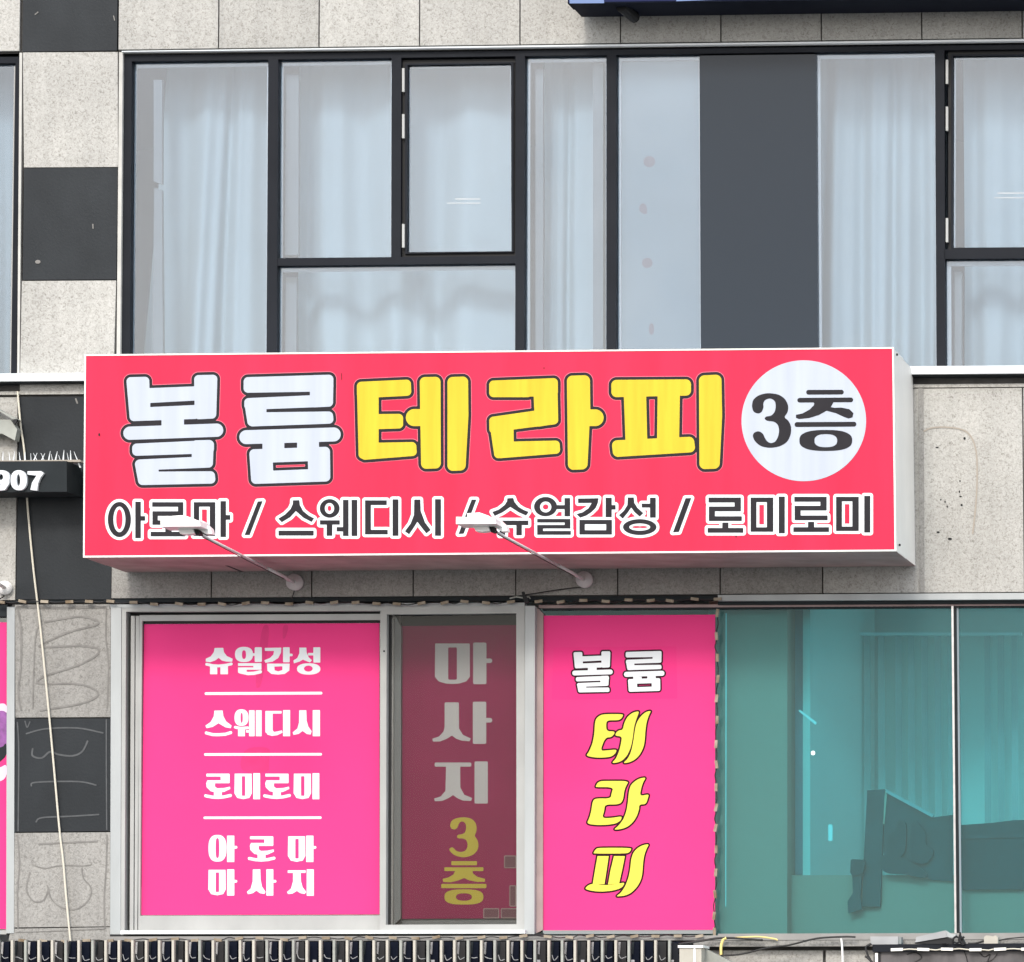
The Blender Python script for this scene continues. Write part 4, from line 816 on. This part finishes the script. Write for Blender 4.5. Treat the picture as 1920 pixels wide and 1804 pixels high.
PI2 = [('c', [(390,350),(440,265),(500,232),(1250,232),(1240,290),(1200,345),(1120,370),(400,372)]), ('g', [(480,418),(740,418),(700,700),(645,1060),(370,1060),(430,700)]), ('g', [(850,418),(1105,418),(1050,700),(975,1040),(715,1070),(770,750)]),
       ('c', [(300,1060),(375,1045),(640,1070),(715,1070),(975,1035),(1075,1015),(1095,1040),(1050,1120),(960,1170),(800,1210),(560,1230),(350,1210),(205,1170),(220,1120)]), ('c', [(1650,150),(1590,260),(1540,400),(1510,600),(1500,800),(1460,980),(1370,1130),(1240,1260),(1100,1320),(930,1335),(910,1320),(1000,1250),(1100,1110),(1180,900),(1218,700),(1235,500),(1285,340),(1390,230),(1520,165)])]
for sh, oy in ((TI, 1320), (RI, 1445), (PI2, 1570)):
    f = pr('letter', sh, (1080, oy), 12, VY, l2, LP3, -5, .6); pr('letter_outline', sh, (1080, oy), 12, VD, l1, f, 32, .6)
LP4 = thing('poster', P(5, 1740, 0), 'pink poster with purple flower print in the window left of the pillar', 'poster', 'vinyl posters in the lower windows')
MB().quadprism([(-400, 1169), (12.6, 1167), (11.6, 1742), (-400, 1743)], -.0585, -.0592).build('sheet', PINK, LP4)
pr('flower_print', [('c', [(-60, 1326), (4, 1322), (13, 1325), (13, 1350), (12.6, 1402), (6, 1405), (-60, 1400)])], (0, 0), 1, PURP, -.0575, LP4)
pr('leaf_print', [('c', [(-60, 1396), (3, 1404), (12.6, 1390), (12.5, 1425), (-60, 1455)])], (0, 0), 1, CHAR, -.0570, LP4)
pr('petal_print', [('c', [(-60, 1455), (0, 1440), (12.5, 1432), (12.5, 1455), (4, 1465), (-60, 1480)]), ('c', [(-10, 1322), (8, 1318), (14, 1326), (14, 1338), (6, 1332), (-8, 1334)])], (0, 0), 1, PETAL, -.0565, LP4)
# ---------------------------------------------------------------- led strings, cables
led_me = None
def led(parent, c, ax, hx=.030, hz=.0085, m=LEDC, dz=.006):
    a = Vector(ax).normalized(); b = Vector((-a.z, 0, a.x))
    MB().obox(c, a*hx, (0, dz, 0), b*hz).build('led_module', m, parent)
def string(pts, spacing, label, group, m=LEDC, d=.04, hx=.024, wm=WIREB, amp=.006, wr=.0035, off=0):
    t = thing('led_string', P(pts[0][0], pts[0][1], d), label, 'led lights', group)
    W = [Vector(P(u, v, d)) for u, v in pts]; Ls = [0]
    for a, b in zip(W[:-1], W[1:]): Ls.append(Ls[-1]+(b-a).length)
    tot = Ls[-1]; s = spacing/313; n = int((tot-off/313)/s); path = []
    for i in range(n+1):
        l = min(tot-1e-4, i*s+s*.4+off/313)
        k = max(j for j in range(len(Ls)-1) if Ls[j] <= l); q_ = (l-Ls[k])/(Ls[k+1]-Ls[k]); c = W[k].lerp(W[k+1], q_); ax_ = (W[k+1]-W[k]).normalized(); nb = Vector((-ax_.z, 0, ax_.x))
        c2 = c + nb*random.uniform(-.006, .006) + ax_*random.uniform(-.012, .012); tilt = ax_ + nb*random.uniform(-.22, .22)*(.25 if m is LEDW else 1)
        led(t, c2, tilt, hx, m=m)
        path += [c2 - ax_*hx, c2 + ax_*hx + Vector((0, .004, 0)), c2 + ax_*(s*.5) + nb*(-amp if i % 2 else amp*.6)]
    MB().tube(smooth_path(path[:-1], 3), wr, 5).build('wire', wm, t)
    return t
string([(-300, 1130), (60, 1127), (205, 1126.5), (226, 1131.5), (700, 1131), (978, 1129)], 42.5, 'string of weathered led modules along the head of the lower left window', 'led strings')
string([(992, 1128), (1345, 1124.5)], 42.5, 'string of led modules above the pink 볼륨 테라피 poster', 'led strings', d=.045)
string([(1345.5, 1133), (1344, 1400), (1340.5, 1700), (1340.5, 1745)], 41, 'vertical string of led modules between the pink poster and the teal glass', 'led strings', d=.02, amp=.009)
string([(1330, 1755), (900, 1757), (225, 1763), (20, 1765)], 42, 'string of led modules along the sill over the slatted frame', 'led strings', d=.075)
string([(1664, 1780), (2300, 1776)], 48.3, 'string of clean white led modules above the dirty grey sign at lower right', 'led strings', m=LEDW, d=.20, hx=.036, wm=WIRE, wr=.004, amp=.004)
def cable(label, pts, d, rad, m, name='cable', ds=None):
    o = MB().tube(smooth_path([P(u, v, (ds[i] if ds else d)) for i, (u, v) in enumerate(pts)], 8), rad, 6).build(name, m, smooth=True)
    return setp(o, label, 'cable')
cable('long cream cable hanging down the black and granite pillar', [(33, 734), (39, 800), (46, 850), (51, 940), (62, 1060), (76, 1180), (92, 1340), (103, 1460), (112, 1560), (118, 1610), (124, 1680), (133, 1775)], .02, .0068, WIRE)
jn = thing('cable_joint', P(985, 1121, .05), 'black taped cable joint above the jamb between lower window and pink poster', 'cable joint')
MB().polyprism([(978, 1110), (981.5, 1109), (984, 1117), (990, 1122), (991, 1128), (985, 1131), (981, 1125)], .07, .04).build('tape_wrap', BLK, jn)
MB().tube([P(956, 1122, .05), P(968, 1119, .06), P(980, 1121, .06), P(992, 1119, .05), P(994, 1123, .045)], .005, 6).build('lead', CREAMD, jn)
cable('black cable running from the slatted frame up to the sill of the teal window', [(1272, 1770), (1310, 1765), (1345, 1759.5), (1375, 1759), (1430, 1763)], .12, .007, WIREB)
cable('grey cable sweeping along below the sill of the teal window', [(1352, 1792), (1390, 1789), (1440, 1777), (1480, 1772), (1530, 1760), (1580, 1756.5), (1604, 1757)], .13, .006, WIREB)
cable('short yellow tube hooked over the sill below the teal glass', [(1362, 1759), (1356, 1762), (1352, 1775), (1352, 1791)], .12, .009, WIREY, 'tube')
cable('pale yellow lead lying on the sill below the teal glass', [(1378, 1758.5), (1420, 1756.5), (1450, 1760), (1458, 1763)], .10, .0055, WIREY)
cable('thin white cable hanging from the sill over granite', [(1576, 1756), (1578.5, 1770), (1580, 1800), (1581, 1850)], .12, .0065, LAMPW)
cable('black cable lying on the sill at the right edge', [(1815, 1769), (1830, 1768.5), (1846, 1764)], .12, .006, WIREB)
cable('reddish black cable at the far right on the sill', [(1872, 1764), (1890, 1760), (1925, 1757)], .12, .004, WIREB)
cable('looped black cable left of the dirty grey sign', [(1634, 1770), (1624, 1776), (1626, 1788), (1634, 1804), (1640, 1820)], .16, .007, WIREB)
cable('cut black cable end left of the dirty grey sign', [(1622, 1793), (1628, 1797), (1636, 1806), (1640, 1818)], .17, .008, WIREB)
dv = thing('power_supply', P(1660, 1770, .1), 'flat light grey power supply box lying on the sill', 'power supply')
MB().rect(1632, 1756, 1684, 1771, .16, .08).build('case', BOX, dv)
MB().rect(1684, 1757, 1690, 1770, .15, .09).build('end_cap', SKIRT, dv)
dv = thing('power_supply', P(1740, 1767, .12), 'grey power supply box lying tilted against the mullion of the teal window', 'power supply')
MB().polyprism([(1718, 1757), (1773, 1744.5), (1776, 1757), (1716, 1767)], .20, .12).build('case', BOX, dv)
MB().polyprism([(1714, 1769), (1716, 1767), (1776, 1757.5), (1786, 1760), (1786, 1771)], .19, .13).build('shadow_wedge', BLK, dv)  # black wedge stands in for the shadow under the tilted case
MB().polyprism([(1773, 1744.5), (1781, 1750), (1792, 1752), (1792, 1759), (1776, 1757)], .19, .14).build('end_cap', ALU, dv)
for c in ([(1786, 1762), (1793, 1756), (1800, 1763), (1795, 1768), (1788, 1766)], [(1800, 1748), (1802, 1758), (1808, 1757), (1800, 1762), (1806, 1772)], [(1764, 1770), (1772, 1768), (1776, 1770)]):
    MB().tube(smooth_path([P(u, v, .21) for u, v in c]), .006, 6).build('lead', BLK, dv)
MB().polyprism([(1798, 1752), (1803, 1756), (1810, 1770), (1802, 1772), (1796, 1764)], .2, .15).build('tape_wrap', BLK, dv)
jb = thing('junction_box', P(1858, 1771, .12), 'cream junction box at the right end of the sill', 'junction box')
MB().polyprism([(1845, 1757), (1849, 1754), (1856, 1754.5), (1862, 1756), (1866, 1754), (1871, 1757), (1871, 1771), (1845, 1771)], .17, .09).build('cover', CREAM, jb)
# ---------------------------------------------------------------- dirty grey sign at lower right
gs = thing('lower_sign', P(1790, 1804, .1), 'dirty grey plastic sign front with white corner post at the lower right edge', 'sign')
MB().quadprism([(1651, 1784), (2400, 1778), (2400, 1990), (1651, 1990)], .16, .03).build('face', TARP, gs)
MB().quadprism([(1636, 1771), (2400, 1765), (2400, 1779), (1636, 1785)], .185, .03).build('top_rail', FR, gs)
MB().rect(1638, 1786, 1650.5, 1990, .17, .04).build('post', BLK, gs)
MB().rect(1640.5, 1787, 1646, 1990, .176, .168).build('led_tube', LEDW, gs)
for c in ([(1700, 1790), (1716, 1786), (1728, 1795), (1712, 1806)], [(1836, 1786), (1846, 1794), (1856, 1790), (1850, 1806)], [(1808, 1784), (1812, 1795), (1816, 1812)], [(1870, 1788), (1860, 1800), (1842, 1806)]):
    MB().tube(smooth_path([P(u, v, .163) for u, v in c]), .003, 5).build('wire', WIREB, gs)
# ---------------------------------------------------------------- slatted frame along the bottom
sf = thing('slatted_frame', P(630, 1804, .1), 'row of cream upright slats in front of black boxes along the bottom edge', 'sign frame')
MB().quadprism([(-300, 1766), (1262, 1764), (1262, 1990), (-300, 1990)], .03, .01).build('back_panel', BLK, sf)
for i in range(-8, 50):
    x = 22 + 25.15*i
    MB().quadprism([(x+5.5+random.uniform(-1, 1), 1766), (x+20, 1765.5), (x+20, 1990), (x+5.5, 1990)], .085, .035).build('black_box', NAVY if i % 3 else BLK, sf)
for i in range(-8, 50):
    x = 22 + 25.15*i + random.uniform(-.6, .6)
    MB().quadprism([(x-2.3, 1763), (x+2.2, 1763), (x+2.2, 1990), (x-2.3, 1990)], .16, .13).build('slat', CREAM if (i % 5 in (0, 2, 3) or 6 < i < 13) else CREAMD, sf)
wl = MB()
for i in range(-4, 50):
    x = 22 + 25.15*i; k = random.random()
    if k < .7:
        wl.tube(smooth_path([P(x+7, 1792+random.uniform(-3, 4), .125), P(x+11, 1797+random.uniform(-2, 4), .13), P(x+18+random.uniform(0, 3), 1797+random.uniform(-4, 3), .125)], 4), .0025, 5)
    if k > .8: wl.obox(P(x+9+random.uniform(-3, 6), 1802, .13), (.010, 0, 0), (0, .006, 0), (0, 0, .007))
wl.build('wire', BOX, sf)
for i in range(-4, 50):
    x = 22 + 25.15*i
    if random.random() < .8: MB().quadprism([(x+6, 1767), (x+10, 1766), (x+8.5, 1790), (x+5.5, 1788)], .092, .088).build('lead', STEEL if i % 2 else CHAR, sf)  # grey slivers imitate highlights on the black boxes
cb = thing('metal_bracket_box', P(1300, 1804, .2), 'cream metal box with a sloping flank right of the slatted frame', 'metal box')
MB().rect(1274, 1777, 1315, 1990, .30, .12).build('body', CREAM, cb)
MB().rect(1271, 1772.5, 1318, 1777, .31, .12).build('lid', LAMPW, cb)
MB().rect(1300.5, 1777.5, 1304, 1990, .305, .30).build('rib', LAMPW, cb)
MB().polyprism([(1315.5, 1778), (1318, 1777), (1372, 1804), (1500, 1868), (1500, 1990), (1315.5, 1990)], .20, .12).build('flank', CREAMD, cb)
MB().polyprism([(1254, 1764), (1274, 1771), (1271, 1788), (1275, 1792), (1272, 1990), (1252, 1990)], .12, .04).build('end_box', FR, cb)
